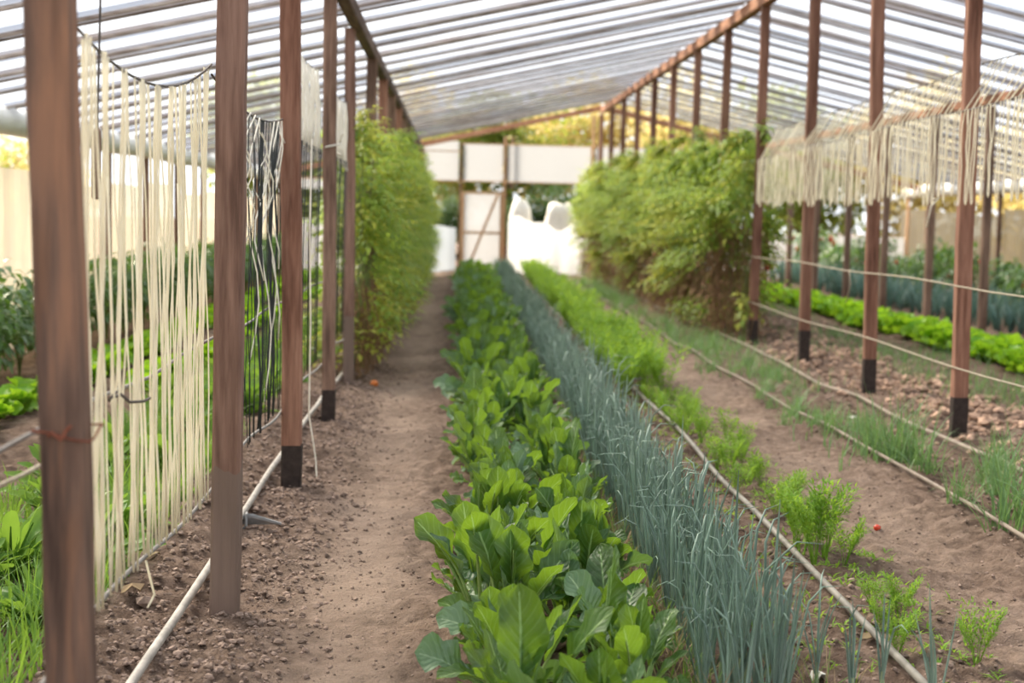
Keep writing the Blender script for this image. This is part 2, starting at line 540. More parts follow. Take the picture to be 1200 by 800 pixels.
def build_floor():
    xs = np.concatenate([np.linspace(-60, -12, 12, endpoint=False), np.linspace(-12, -2.2, 60, endpoint=False),
                         np.arange(-2.2, 3.6, 0.017), np.arange(3.6, 8, 0.06), np.linspace(8, 14, 30, endpoint=False), np.linspace(14, 70, 14)])
    ys = [-30, -20, -12, -8, -4, -2, 0, 1]
    y = 1.5
    while y < 45:
        ys.append(y); y += max(0.018, 0.0045 * y if y < 10 else 0.012 * y - 0.06) if y > 2.2 else 0.08
    ys += [50, 60, 80, 110, 150]
    ys = np.array(ys)
    X, Y = np.meshgrid(xs, ys)
    Z = ground_h(X, Y)
    fade = np.clip((60 - np.abs(X)) / 20, 0, 1)
    Z = Z * fade
    nx, ny = len(xs), len(ys)
    co = np.stack([X, Y, Z], -1).reshape(-1, 3)
    i = np.arange(nx * ny).reshape(ny, nx)
    F = np.stack([i[:-1, :-1], i[:-1, 1:], i[1:, 1:], i[1:, :-1]], -1).reshape(-1, 4)
    me = bpy.data.meshes.new('floor')
    me.vertices.add(len(co)); me.vertices.foreach_set('co', co.ravel())
    me.loops.add(F.size); me.loops.foreach_set('vertex_index', F.ravel().astype(np.int32))
    me.polygons.add(len(F))
    me.polygons.foreach_set('loop_start', np.arange(0, F.size, 4, dtype=np.int32))
    me.polygons.foreach_set('loop_total', np.full(len(F), 4, dtype=np.int32))
    me.update(calc_edges=True)
    me.polygons.foreach_set('use_smooth', [True] * len(F))
    d = np.exp(-((X + 0.30) / 0.20) ** 2) + 0.75 * np.exp(-((X - 1.75) / 0.28) ** 2)
    d = np.clip(d * (0.75 + 0.9 * vnoise(X * 2.2, Y * 1.6, 21) + 0.5 * vnoise(X * 7, Y * 6, 22)), 0, 1)
    at = me.attributes.new('dust', 'FLOAT', 'POINT')
    at.data.foreach_set('value', d.ravel().astype(np.float32))
    me.materials.append(M['soil'])
    o = bpy.data.objects.new('floor', me)
    link(o)
    tag(o, 'bare brown soil of the beds and trodden paths', 'ground', kind='structure')
    return o


floor = build_floor()

# clods lying on the soil
ICO_V = []
_p = (1 + 5 ** .5) / 2
for s1 in (-1, 1):
    for s2 in (-1, 1):
        ICO_V += [(0, s1, s2 * _p), (s1, s2 * _p, 0), (s2 * _p, 0, s1)]
ICO_V = np.array(ICO_V) / math.sqrt(1 + _p * _p)
_d2 = ((ICO_V[:, None] - ICO_V[None]) ** 2).sum(-1)
ICO_F = []
for a in range(12):
    for b in range(a + 1, 12):
        for c in range(b + 1, 12):
            if max(_d2[a, b], _d2[b, c], _d2[a, c]) < 1.2:
                n = np.cross(ICO_V[b] - ICO_V[a], ICO_V[c] - ICO_V[a])
                ICO_F.append((a, b, c) if n @ ICO_V[a] > 0 else (a, c, b))


def clods(name, label, n, xf, yf, smin, smax, mat, seed):
    rng = np.random.default_rng(seed)
    mb = MB()
    for _ in range(n):
        x, y = xf(rng), yf(rng)
        s = smin + (smax - smin) * rng.random() ** 3
        v = ICO_V * (1 + rng.uniform(-.35, .25, (12, 1)))
        a = rng.uniform(0, 6.28)
        R = np.array([[math.cos(a), -math.sin(a), 0], [math.sin(a), math.cos(a), 0], [0, 0, 1]])
        v = v * s * np.array([1.0, rng.uniform(.6, 1), rng.uniform(.5, .8)]) @ R.T + np.array([x, y, gh(x, y) + s * .25])
        mb.add(v, ICO_F)
    o = mb.build(name, mat)
    tag(o, label, 'soil', kind='stuff')


clods('soil_clods', 'loose crumbs and clods of brown soil beside the paths', 16000,
      lambda r: (r.normal(-0.78, 0.17) if r.random() < .5 else (r.normal(-0.6, 0.13) if r.random() < .45 else (r.uniform(0.9, 1.5) if r.random() < .5 else r.uniform(2.05, 2.65)))),
      lambda r: 3.2 + 9 * r.random() ** 1.6, 0.0025, 0.016, M['clod'], 3)
clods('soil_crumbs', 'fine brown soil crumbs scattered over the two bare paths', 6000,
      lambda r: r.uniform(1.3, 2.1) if r.random() < .6 else r.uniform(-.6, .0), lambda r: 3.4 + 8 * r.random() ** 1.5, 0.0015, 0.009, M['clod'], 13)
clods('dry_clods', 'pale dry clods and dead leaves heaped beyond the ridge posts', 4200,
      lambda r: r.normal(3.35, 0.28), lambda r: 7 + 15 * r.random() ** 1.3, 0.012, 0.05, M['clod_pale'], 5)

# ------------------------------------------------------------------ roof
ceiling = empty('ceiling', (XR, 0, 0))
tag(ceiling, 'low pitched roof of plastic film strips on wooden battens', 'roof', kind='structure')
PITCH_Y = 0.8
nb = int((Y_ROOF - Y_NEAR) / PITCH_Y) - 1


def film_strip(side, y0, y1, dz, mat, name, seed):
    rr = random.Random(seed)
    mb = MB()
    n = 14
    xe = (X_EL - 0.25) if side < 0 else (X_ER + 0.25)
    V, F = [], []
    for i in range(n + 1):
        x = XR + (xe - XR) * i / n
        for j in range(5):
            y = y0 + (y1 - y0) * j / 4
            sag = -0.022 * math.sin(math.pi * j / 4) * rr.uniform(.6, 1.3)
            V.append((x - XR, y, roof_z(x) + dz + sag))
    for i in range(n):
        for j in range(4):
            F.append((i * 5 + j, i * 5 + j + 1, i * 5 + 6 + j, i * 5 + 5 + j))
    mb.add(V, F)
    return mb.build(name, mat, ceiling, True)


rr = random.Random(11)
for side in (-1, 1):
    for i in range(nb + 1):
        y = Y_NEAR + i * PITCH_Y + rr.uniform(-.05, .05)
        xe = (X_EL - 0.3) if side < 0 else (X_ER + 0.3)
        film_strip(side, y - 0.02, y + PITCH_Y + 0.03, 0.075, M['film'], 'film_strip', i + side * 77)
        w = rr.choice((0.28, 0.36, 0.22, 0.46, 0.32, 0.40))
        film_strip(side, y - 0.03, y + w, 0.055, M['film_grey'], 'overlap_strip', i + side * 99)
        mb = MB()
        beam(mb, (0, y, Z_RIDGE + 0.02), (xe - XR, y + rr.uniform(-.03, .03), roof_z(xe) + 0.02), 0.03, 0.024, 10, 0.003, seed=i)
        mb.build('batten', M['batten'], ceiling)
        if i % 2 == 0:
            mb = MB()
            yy = y + w - 0.02
            beam(mb, (0, yy, Z_RIDGE + 0.04), (xe - XR, yy + rr.uniform(-.04, .04), roof_z(xe) + 0.04), 0.022, 0.02, 8, 0.003, seed=i + 300)
            mb.build('batten', M['batten'], ceiling)
mb = MB(); beam(mb, (0, Y_NEAR, Z_RIDGE - 0.06), (0, Y_ROOF, Z_RIDGE - 0.06), 0.09, 0.12, 20, 0.006, seed=1)
mb.build('ridge_beam', M['beam'], ceiling)
for x, m, s in ((XL, 'beam_dark', 2), (X_P2, 'beam', 3), (X_EL, 'beam_dark', 4), (X_ER, 'beam_dark', 5)):
    mb = MB(); beam(mb, (x - XR, Y_NEAR, roof_z(x) - 0.055), (x - XR, Y_END, roof_z(x) - 0.055), 0.08, 0.10, 20, 0.006, seed=s)
    mb.build('purlin', M[m], ceiling)
for side in (-1, 1):
    xe = (X_EL - 0.3) if side < 0 else (X_ER + 0.3)
    mb = MB(); beam(mb, (0, Y_ROOF, Z_RIDGE - 0.01), (xe - XR, Y_ROOF, roof_z(xe) - 0.01), 0.07, 0.11, 10, 0.005, seed=8 + side)
    mb.build('end_rafter', M['beam'], ceiling)


# ------------------------------------------------------------------ posts
def post(x, y, ztop, mat, label, group, w=0.088, d=0.088, foot=0.0, lean=(0, 0), seed=0, knots=None):
    root = empty('wooden_post', (x, y, gh(x, y) - 0.03))
    tag(root, label, 'post', group)
    z0 = root.location.z
    mb = MB()
    beam(mb, (0, 0, foot), (lean[0], lean[1], ztop - z0), w, d, 14, 0.0035, bev=0.007, seed=seed)
    mb.build('shaft', mat, root)
    if foot:
        mb = MB()
        beam(mb, (0, 0, -0.1), (0, 0, foot), w + 0.004, d + 0.004, 4, 0.003, bev=0.008, seed=seed + 9)
        f = mb.build('tarred_foot', M['tar'], root)
        f['label'] = 'blackened tarred foot'
    return root


zt = roof_z(XL) - 0.10
feet = {2: 0.21, 3: 0.21, 4: 0.0, 5: 0.15}
labels_left = {
    0: 'thick rough post with peeling brown patches beside the cream string curtain',
    1: 'straight brown post with a pale earth-stained foot between two string curtains',
    2: 'dark red-brown post with blackened foot between black and tied-up strings',
    3: 'slender brown post with blackened foot and a pale string knotted round it',
    4: 'dull brown post with a grey foot at the start of the leafy vine row'}
for k in range(-2, 13):
    y = YL0 + k * BAY
    i = k + 1
    lab = labels_left.get(i, 'brown wooden post standing in the vine row by the path' if i > 0 else 'brown wooden post in line with the string curtains, close by')
    m = M['post_near'] if i == 0 else M['post_dusty'] if i in (1, 4) else (M['post'] if i not in (2, 6, 8) else M['post_red'])
    post(XL + {0: .045, 1: .005, 4: -.02}.get(i, 0), y, zt, m, lab, None if i in labels_left else 'posts in the vine row by the path', foot=feet.get(i, 0.0),
         w={0: .073, 1: .083, 2: .082, 3: .07, 4: .072}.get(i, .085), d=0.082, lean=({0: -.075, 1: .012, 2: -.035, 3: -.02, 4: -.02}.get(i, 0.0), 0), seed=20 + i)
# rusty wire wound round the nearest post and knotted string on another
o = empty('rusty_wire_loop', (XL + .025, YL0 - BAY, 0.81))
tag(o, 'rusty wire twisted round the thick post with peeling patches', 'wire')
mb = MB()
pts = []
for a in range(0, 25):
    t = a / 24 * 2 * math.pi
    sx, sy = math.cos(t), math.sin(t)
    k = 0.049 / max(abs(sx), abs(sy))
    pts.append((sx * k, sy * k, 0.008 * math.sin(t * 2)))
tube(mb, pts, 0.0022, 5)
mb.build('loop', M['rust'], o)
mb = MB(); tube(mb, [(-.02, -.05, .0), (-.012, -.062, .008), (.004, -.066, -.004), (.012, -.06, .012), (.02, -.064, .02)], 0.003, 5)
mb.build('twist', M['rust'], o)

labels_right = ['reddish post with black foot beside the nearest hanging string loops',
                'reddish post with black foot and one pale sunlit edge, second before the big vine wall',
                'thin dark red post with black foot, last clear post before the big vine wall',
                'reddish post with black foot at the near end of the big vine wall']
ft = [0.26, 0.27, 0.28, 0.25]
for k in range(-2, 12):
    y = YR0 + k * BAYR
    lab = labels_right[k] if 0 <= k < 4 else 'reddish ridge post rising out of the big vine wall' if k > 3 else 'reddish ridge post in line with the hanging string loops, close by'
    post(XR + {1: .03, 2: .03}.get(k, 0), y, Z_RIDGE - 0.12, M['post_red'], lab, None if 0 <= k < 4 else 'ridge posts', foot=ft[k] if 0 <= k < 4 else 0.24, lean=({0: -.03, 1: -.05, 2: -.02}.get(k, .01), 0), seed=60 + k, w=0.084, d=0.075)
for k in range(0, 12):
    y = YR0 + 0.4 + k * BAYR
    post(X_P2, y, roof_z(X_P2) - 0.125, M['post'], 'brown post between the lettuce row and the pepper bushes', 'posts behind the lettuce row', seed=90 + k, w=0.09, d=0.08)


# ------------------------------------------------------------------ side walls
def pleated(mb, p0, p1, z0, z1, amp=0.02, step=0.12, seed=0, sag=0.0, ztop=None):
    rr = random.Random(seed)
    p0, p1 = Vector(p0), Vector(p1)
    L = (p1 - p0).length
    n = max(4, int(L / step))
    t = (p1 - p0).normalized()
    nn = Vector((-t.y, t.x, 0))
    V, F = [], []
    rows = 4
    for i in range(n + 1):
        p = p0.lerp(p1, i / n)
        o = amp * rr.uniform(-1, 1)
        zt_ = z1 if ztop is None else ztop(i / n)
        for j in range(rows + 1):
            z = z0 + (zt_ - z0) * j / rows
            q = p + nn * (o * (1 - 0.3 * j / rows) + amp * .3 * rr.uniform(-1, 1))
            V.append((q.x, q.y, z))
    for i in range(n):
        for j in range(rows):
            a = i * (rows + 1) + j
            F.append((a, a + rows + 1, a + rows + 2, a + 1))
    mb.add(V, F)


for nm, x, lab in (('wall_left', X_EL, 'low side wall of cream film sheets between thin posts under a roll'),
                   ('wall_right', X_ER, 'low side wall of cream film sheets between thin posts beyond the pepper bushes')):
    w = empty(nm, (x, 0, 0))
    tag(w, lab, 'wall', kind='structure')
    k = 0
    y = -2.0
    while y < Y_END:
        mb = MB(); pleated(mb, (0, y + .03, 0), (0, y + 1.97, 0), -0.05, 1.42 + 0.06 * math.sin(k * 2.1), 0.03, 0.10, k)
        mb.build('film_sheet', M['film_cream'], w, False)
        mb = MB(); beam(mb, (0.05 if x < 0 else -0.05, y, -0.1), (0.05 if x < 0 else -0.05, y, roof_z(x) - 0.1), 0.07, 0.07, 6, 0.004, seed=200 + k)
        mb.build('wall_post', M['post'], w)
        y += 2.0; k += 1
    mb = MB()
    pts = []
    for i in range(30):
        yy = -2 + i * (Y_END + 2) / 29
        pts.append((0.09 if x < 0 else -0.09, yy, 1.84 + 0.012 * math.sin(i * 1.9)))
    tube(mb, pts, 0.115, 12)
    mb.build('film_roll', M['roll'], w, True)

# ------------------------------------------------------------------ far gable wall
wb = empty('wall_back', (0, Y_END, 0))
tag(wb, 'open gable end with a white film band on wooden posts', 'wall', kind='structure')
for x, z1 in ((-3.5, 1.8), (-0.66, 2.45), (0.14, 2.6), (1.03, 2.75), (2.80, 3.2), (4.6, 2.85), (6.4, 2.45), (9.3, 1.8)):
    mb = MB(); beam(mb, (x, 0, -0.1), (x, 0, z1), 0.055, 0.055, 8, 0.003, seed=int(300 + x * 10))
    mb.build('gable_post', M['door_frame'] if x > 1 else M['post'], wb)
mb = MB(); beam(mb, (1.18, 0.05, 1.7), (1.18, 0.05, 2.75), 0.05, 0.05, 4, 0.003)
mb.build('gable_post', M['post'], wb)
for x0, x1 in ((-3.4, -0.66), (-0.66, 0.14), (0.14, 1.03), (1.03, 2.8), (2.8, 4.6), (4.6, 6.4)):
    zt2 = min(2.58, roof_z(x0) - .1, roof_z(x1) - .1)
    mb = MB(); pleated(mb, (x0 + .05, -0.06, 0), (x1 - .05, -0.06, 0), min(1.84, zt2 - .2), zt2 + (0.2 if x0 == -0.66 else 0), 0.008, 0.2, int(x0 * 10))
    mb.build('film_band', M['film_white'], wb, True)
    mb = MB(); beam(mb, (x0, -0.08, 1.83), (x1, -0.08, 1.83), 0.02, 0.022, 3, 0.002)
    mb.build('rail', M['door_frame'], wb)
    mb = MB(); beam(mb, (x0, -0.08, zt2), (x1, -0.08, zt2), 0.02, 0.022, 3, 0.002)
    mb.build('rail', M['door_frame'], wb)
for x0, x1, m, zf in ((-3.4, -0.66, 'film_white', lambda t: 1.0), (-0.66, 0.10, 'grey_sheet', lambda t: 0.92 + 0.03 * math.sin(t * 5)),
                      (1.08, 2.8, 'film_bright', lambda t: 1.02 + 0.10 * math.sin(t * 7 + .4) + 0.05 * math.sin(t * 17)),
                      (2.8, 9.3, 'film_white', lambda t: 0.9)):
    mb = MB(); pleated(mb, (x0 + .04, 0.07, 0), (x1 - .04, 0.07, 0), -0.05, 1, 0.03, 0.08, int(x0 * 7), ztop=zf)
    mb.build('skirt_sheet', M[m], wb, True)
# gable door
door = empty('door_1', (0.19, Y_END - 0.12, 0.02), 0.0)
tag(door, 'white film door with orange timber frame and diagonal brace', 'door', kind='structure')
for a, b in (((0, 0, 0), (0, 0, 1.6)), ((.78, 0, 0), (.78, 0, 1.6)), ((0, 0, 1.58), (.78, 0, 1.58)), ((0, 0, .78), (.78, 0, .78)), ((0, 0, .03), (.78, 0, .03))):
    mb = MB(); beam(mb, a, b, 0.06, 0.05, 3, 0.002)
    mb.build('frame_rail', M['door_frame'], door)
mb = MB(); beam(mb, (.12, -0.03, .05), (.70, -0.03, 1.55), 0.055, 0.03, 3, 0.002)
mb.build('diagonal_brace', M['door_frame'], door)
mb = MB(); pleated(mb, (0, .03, 0), (.78, .03, 0), 0.0, 1.58, 0.008, 0.1, 5)
mb.build('door_film', M['film_white'], door, True)


# white sacks / crates behind the gable
def sack(x, y, w, d, h, seed, label, tap=0.6):
    rr = random.Random(seed)
    mb = MB()
    n, rows = 16, 8
    V, F = [], []
    for j in range(rows + 1):
        t = j / rows
        s = (0.86 + 0.18 * math.sin(math.pi * min(1, t * 1.2))) * (1 if t < .75 else 1 - tap * ((t - .75) / .25) ** 2.2)
        for i in range(n):
            a = 2 * math.pi * i / n
            q = 1 + 0.07 * rr.uniform(-1, 1) + 0.05 * math.sin(3 * a + seed)
            V.append((math.copysign(abs(math.cos(a)) ** .7, math.cos(a)) * w / 2 * s * q, math.copysign(abs(math.sin(a)) ** .7, math.sin(a)) * d / 2 * s * q, h * t * (1 + .03 * rr.uniform(-1, 1))))
    for j in range(rows):
        for i in range(n):
            F.append((j * n + i, j * n + (i + 1) % n, (j + 1) * n + (i + 1) % n, (j + 1) * n + i))
    F.append(tuple(range(rows * n, rows * n + n)))
    mb.add(V, F)
    o = mb.build('bulk_sack', M['tagwhite'], None, True, (x, y, gh(x, y) - 0.02))
    tag(o, label, 'sack')


sack(1.42, Y_END + 1.3, 0.5, 0.45, 1.50, 1, 'tall narrow white sack standing behind the gable skirt', 0.4)
sack(2.25, Y_END + 1.2, 0.7, 0.5, 1.45, 2, 'wide white bulk sack standing behind the gable skirt', 0.22)


# ------------------------------------------------------------------ foliage builders
def leaf_card(mb, p, d, up, L, W, fold=0.25, droop=0.2, mi=0):
    """one folded leaf: six triangles-ish, pointed"""
    d = d.normalized()
    s = d.cross(up)
    s = s.normalized() if s.length > 1e-5 else d.orthogonal().normalized()
    n = s.cross(d)
    a = p
    m1 = p + d * (L * .45) + n * (0.02 * L)
    tip = p + d * L - n * (droop * L)
    l = p + d * (L * .42) + s * (W / 2) + n * (fold * W)
    r = p + d * (L * .42) - s * (W / 2) + n * (fold * W)
    mb.add((a, l, m1, r, tip), ((0, 2, 1), (0, 3, 2), (1, 2, 4), (2, 3, 4)), None, mi)


def rnd_dir(rr, zmin=-1, zmax=1):
    z = rr.uniform(zmin, zmax)
    a = rr.uniform(0, 2 * math.pi)
    s = math.sqrt(max(0, 1 - z * z))
    return Vector((math.cos(a) * s, math.sin(a) * s, z))


# ---- chard leaf
def chard_leaf(seed, L, W, pet, t0, k, ruf, part='both'):
    rr = random.Random(seed)
    mb = MB()
    n, m = 11, 8
    ph = rr.uniform(0, 6.28); tw = rr.uniform(-1.0, 1.0); skew = rr.uniform(.95, 1.35)
    tot = L + pet
    pos = [Vector((0, 0, 0))]
    ang = []
    steps = 30
    th = t0
    for i in range(steps):
        s = i / steps
        th = t0 + k * s ** 1.5
        ang.append(th)
        pos.append(pos[-1] + Vector((0, math.sin(th), math.cos(th))) * (tot / steps))
    ang.append(th)

    def at(d):
        q = min(max(d / tot, 0), 1) * steps
        i = min(int(q), steps - 1); f = q - i
        return pos[i].lerp(pos[i + 1], f), ang[i]
    V, F, U = [], [], []
    fr = rr.uniform(2.2, 3.4)
    for i in range(n + 1):
        s = i / n
        p, th = at(pet + s * L)
        nrm = Vector((0, -math.cos(th), math.sin(th)))
        q_ = s ** skew
        w = W / 2 * max(0.0, 1 - abs(2 * q_ - 1) ** 2.3) ** 0.55 * (0.12 + 0.88 * min(1, s * 3.2) ** .8)
        w = max(w, 0.002)
        roll = tw * s
        side = Vector((math.cos(roll), 0, 0)) + nrm * math.sin(roll)
        for j in range(m + 1):
            u = j / m * 2 - 1
            z = 0.16 * W * abs(u) ** 1.5 + ruf * W * abs(u) ** 2 * math.sin(fr * 2 * math.pi * s + ph + (1.4 if u > 0 else 0))
            z += 0.018 * W * math.sin(17 * s + 9 * u + ph) * (1 - abs(u) ** 4)
            V.append(p + side * (u * w) + nrm * (z * (0.3 + 0.7 * math.sin(math.pi * s))))
            U.append((j / m, s))
    for i in range(n):
        for j in range(m):
            a = i * (m + 1) + j
            F.append((a, a + 1, a + m + 2, a + m + 1))
    if part != 'stalk': mb.add(V, F, U, 0)
    stem = []
    rad = []
    for i in range(8):
        d = i / 7 * (pet + L * .7)
        p, th = at(d)
        stem.append(p - Vector((0, -math.cos(th), math.sin(th))) * 0.001 * i)
        rad.append(0.0065 * (1 - 0.75 * i / 7))
    if part != 'blade': tube(mb, stem, rad, 6, False, 0 if part == 'stalk' else 1)
    return mb


CHARD = {'up': [], 'mid': [], 'low': []}
CHARD_PARTS = {}
CHARD_MB = {'up': [], 'mid': [], 'low': []}
for i in range(36):
    rr = random.Random(500 + i)
    kind = ('up', 'mid', 'low')[i % 3]
    L = rr.uniform(.115, .195); W = L * rr.uniform(.40, .60)
    if kind == 'up': q = (L * 1.05, W * .9, rr.uniform(.10, .14), rr.uniform(.02, .3), rr.uniform(-.2, .8))
    elif kind == 'mid': q = (L, W, rr.uniform(.08, .12), rr.uniform(.25, .6), rr.uniform(.2, 1.7))
    else: q = (L * .85, W * 1.02, rr.uniform(.05, .09), rr.uniform(.6, 1.0), rr.uniform(.4, 1.7))
    ruf_ = rr.uniform(.06, .2)
    mbx = chard_leaf(500 + i, *q, ruf_)
    CHARD_MB[kind].append(mbx)
    bl = M['chard_sheen'] if rr.random() < .45 else M['chard']
    CHARD[kind].append(mbx.mesh('chard_leaf', [bl, M['stalk']], True))
    CHARD_PARTS[(kind, len(CHARD[kind]) - 1)] = (chard_leaf(500 + i, *q, ruf_, 'blade').mesh('chard_blade', bl, True), chard_leaf(500 + i, *q, ruf_, 'stalk').mesh('chard_stalk', M['stalk'], True))


def chard_layout(rr):
    out = []
    n = rr.randint(17, 23)
    for i in range(n):
        t = i / (n - 1)
        kind = 'up' if t < .42 else ('mid' if t < .74 else 'low')
        out.append((kind, rr.randrange(12), i * 2.4 + rr.uniform(-.8, .8), rr.uniform(-.3, .3), rr.uniform(.68, 1.18) * (0.92 if kind == 'low' else 1), rr.uniform(0, .04)))
    return out


far_chard = []
for v in range(5):
    rr = random.Random(900 + v)
    mb = MB()
    for kind, idx, az, tilt, s, off in chard_layout(rr):
        mat = Matrix.Translation((math.sin(-az) * off, math.cos(az) * off, 0)) @ Matrix.Rotation(az, 4, 'Z') @ Matrix.Rotation(tilt, 4, 'X') @ Matrix.Scale(s, 4)
        src = CHARD_MB[kind][idx]
        mb.merge(src, mat)
        if random.Random(idx + v).random() < .4:
            for q in range(len(mb.mi) - len(src.mi), len(mb.mi)):
                if mb.mi[q] == 0: mb.mi[q] = 2
    far_chard.append(mb.mesh('chard_plant', [M['chard'], M['stalk'], M['chard_sheen']], True))

rr = random.Random(42)
y = 3.2
row = 0


def chard_tag(c, y):
    a = 'line beside the path' if c < .2 else 'line beside the onions'
    b = 'level with the string curtains' if y < 10.6 else 'level with the tomato vines'
    return 'broad-leaved green chard plant in the %s, %s' % (a, b), 'chard plant', 'chards in the %s, %s' % (a, b)


while y < 29.5:
    for c in (0.16, 0.41):
        x = c + rr.uniform(-.08, .08) + 0.004 * y
        yy = y + rr.uniform(-.09, .09) + (0.12 if c > .2 else 0)
        z = gh(x, yy) - 0.012
        sc = rr.uniform(.72, 1.05)
        if yy < 12.5:
            root = empty('chard_plant', (x, yy, z), rr.uniform(0, 6.28))
            tag(root, *chard_tag(c, yy))
            for kind, idx, az, tilt, s, off in chard_layout(rr):
                P_, R_ = (math.sin(-az) * off, math.cos(az) * off, 0), (tilt, 0, az)
                if yy < 7:
                    lf = place('leaf', CHARD_PARTS[(kind, idx)][0], root, P_, R_, s * sc)
                    place('stalk', CHARD_PARTS[(kind, idx)][1], lf)
                else:
                    place('leaf', CHARD[kind][idx], root, P_, R_, s * sc)
        else:
            o = place('chard_plant', rr.choice(far_chard), None, (x, yy, z), (0, 0, rr.uniform(0, 6.28)), sc)
            tag(o, *chard_tag(c, yy))
    y += 0.235
    row += 1


# ---- onions
def onion_leaf(rr, L, lean, curl, bend=False, sides=5, segs=7, rad=0.0042):
    mb = MB()
    pts, rads = [], []
    th = lean
    p = Vector((0, 0, 0))
    for i in range(segs + 1):
        t = i / segs
        pts.append(p.copy())
        rads.append(rad * (0.8 + 0.5 * t) * (1 - t ** 3) + 0.0006)
        th2 = lean + curl * t ** 2 + (2.2 * max(0, t - .62) / .38 if bend else 0)
        p = p + Vector((0, math.sin(th2), math.cos(th2))) * (L / segs)
    tube(mb, pts, rads, sides, False, 0, 0.75)
    return mb


ON_LEAF_MB, ON_LEAF = [], []
for i in range(14):
    rr = random.Random(700 + i)
    m_ = onion_leaf(rr, rr.uniform(.26, .45), rr.uniform(.02, .30), rr.uniform(-.2, .8), i % 3 == 2)
    ON_LEAF_MB.append(m_)
    ON_LEAF.append(m_.mesh('onion_leaf', M['onion'], True))
_mb = MB(); tube(_mb, [(0, 0, -.02), (0, 0, .03), (0, 0, .09)], [.009, .008, .005], 6, False)
ON_BASE_MB = _mb
ON_BASE = _mb.mesh('onion_sheath', M['onion_base'], True)


def onion_layout(rr):
    return [(rr.randrange(14), rr.uniform(0, 6.28), rr.uniform(-.06, .12), rr.uniform(.7, 1.12), rr.uniform(.0, .05)) for _ in range(rr.randint(5, 7))]


ONION_FULL, ONION_FULL_MB = [], []
for v in range(8):
    rr = random.Random(800 + v)
    mb = MB()
    mb.merge(ON_BASE_MB, None, 1)
    for idx, az, tilt, s, zz in onion_layout(rr):
        mb.merge(ON_LEAF_MB[idx], Matrix.Translation((0, 0, zz)) @ Matrix.Rotation(az, 4, 'Z') @ Matrix.Rotation(tilt, 4, 'X') @ Matrix.Scale(s, 4), 0)
    ONION_FULL_MB.append(mb)
    ONION_FULL.append(mb.mesh('onion_plant', [M['onion'], M['onion_base']], True))

rr = random.Random(77)
count = 0
rest = MB()
y = 3.62
ON_LAB = 'blue-green onion plant with slender tubular leaves in the dense onion row'
while y < 29:
    for c in (-0.085, -0.03, 0.03, 0.085):
        x = 0.755 + 0.006 * (y - 4) + c + rr.uniform(-.03, .03)
        yy = y + rr.uniform(-.04, .04)
        z = gh(x, yy) - 0.008
        s = rr.uniform(.82, 1.08)
        if count < 296:
            if count < 90:
                root = empty('onion_plant', (x, yy, z), rr.uniform(0, 6.28))
                root.scale = (s, s, s)
                place('sheath', ON_BASE, root)
                for idx, az, tilt, sl, zz in onion_layout(rr):
                    place('leaf', ON_LEAF[idx], root, (0, 0, zz), (tilt, 0, az), sl)
            else:
                root = place('onion_plant', rr.choice(ONION_FULL), None, (x, yy, z), (0, 0, rr.uniform(0, 6.28)), s)
            side = 'along the chard side' if c < -.05 else ('along the pipe side' if c > .05 else 'in the middle')
            tag(root, 'blue-green slender-leaved onion plant %s of the onion row' % side, 'onion', 'onions %s of the row' % side)
        else:
            rest.merge(rr.choice(ONION_FULL_MB), Matrix.Translation((x, yy, z)) @ Matrix.Rotation(rr.uniform(0, 6.28), 4, 'Z') @ Matrix.Scale(s, 4))
        count += 1
    y += 0.075 if y < 8 else 0.095
for x, yy, s in ((1.02, 3.72, .95), (1.12, 3.80, .85), (.98, 3.92, .8), (1.2, 3.62, .9)):
    o = place('onion_plant', rr.choice(ONION_FULL), None, (x, yy, gh(x, yy) - .008), (0, 0, rr.uniform(0, 6.28)), s)
    tag(o, 'stray onion plant standing alone between onion row and pipe', 'onion', 'stray onions by the pipe')
o = rest.build('onion_row', [M['onion'], M['onion_base']], None, True)
tag(o, 'far stretch of blue-green onion leaves running towards the gable', 'onion', kind='stuff')


# ---- grass tufts, carrots
def blade(mb, p, az, L, lean, curl, w, mi=0, segs=5):
    V, F = [], []
    d = Vector((math.cos(az), math.sin(az), 0))
    s = Vector((-math.sin(az), math.cos(az), 0))
    q = Vector(p)
    for i in range(segs + 1):
        t = i / segs
        ww = w / 2 * (1 - t) ** .6 + 0.0002
        V += [q - s * ww, q + s * ww]
        th = lean + curl * t
        q = q + (d * math.sin(th) + Vector((0, 0, 1)) * math.cos(th)) * (L / segs)
    for i in range(segs):
        F.append((2 * i, 2 * i + 1, 2 * i + 3, 2 * i + 2))
    mb.add(V, F, None, mi)


def tuft_mesh(seed, n, Lmin, Lmax, spread, w, mat, name):
    rr = random.Random(seed)
    mb = MB()
    for _ in range(n):
        a = rr.uniform(0, 6.28); r = spread * rr.random() ** .7
        blade(mb, (math.cos(a) * r, math.sin(a) * r, 0), rr.uniform(0, 6.28), rr.uniform(Lmin, Lmax), rr.uniform(0, .75), rr.uniform(0, 1.5), w * rr.uniform(.6, 1.2))
    return mb.mesh(name, mat, True)


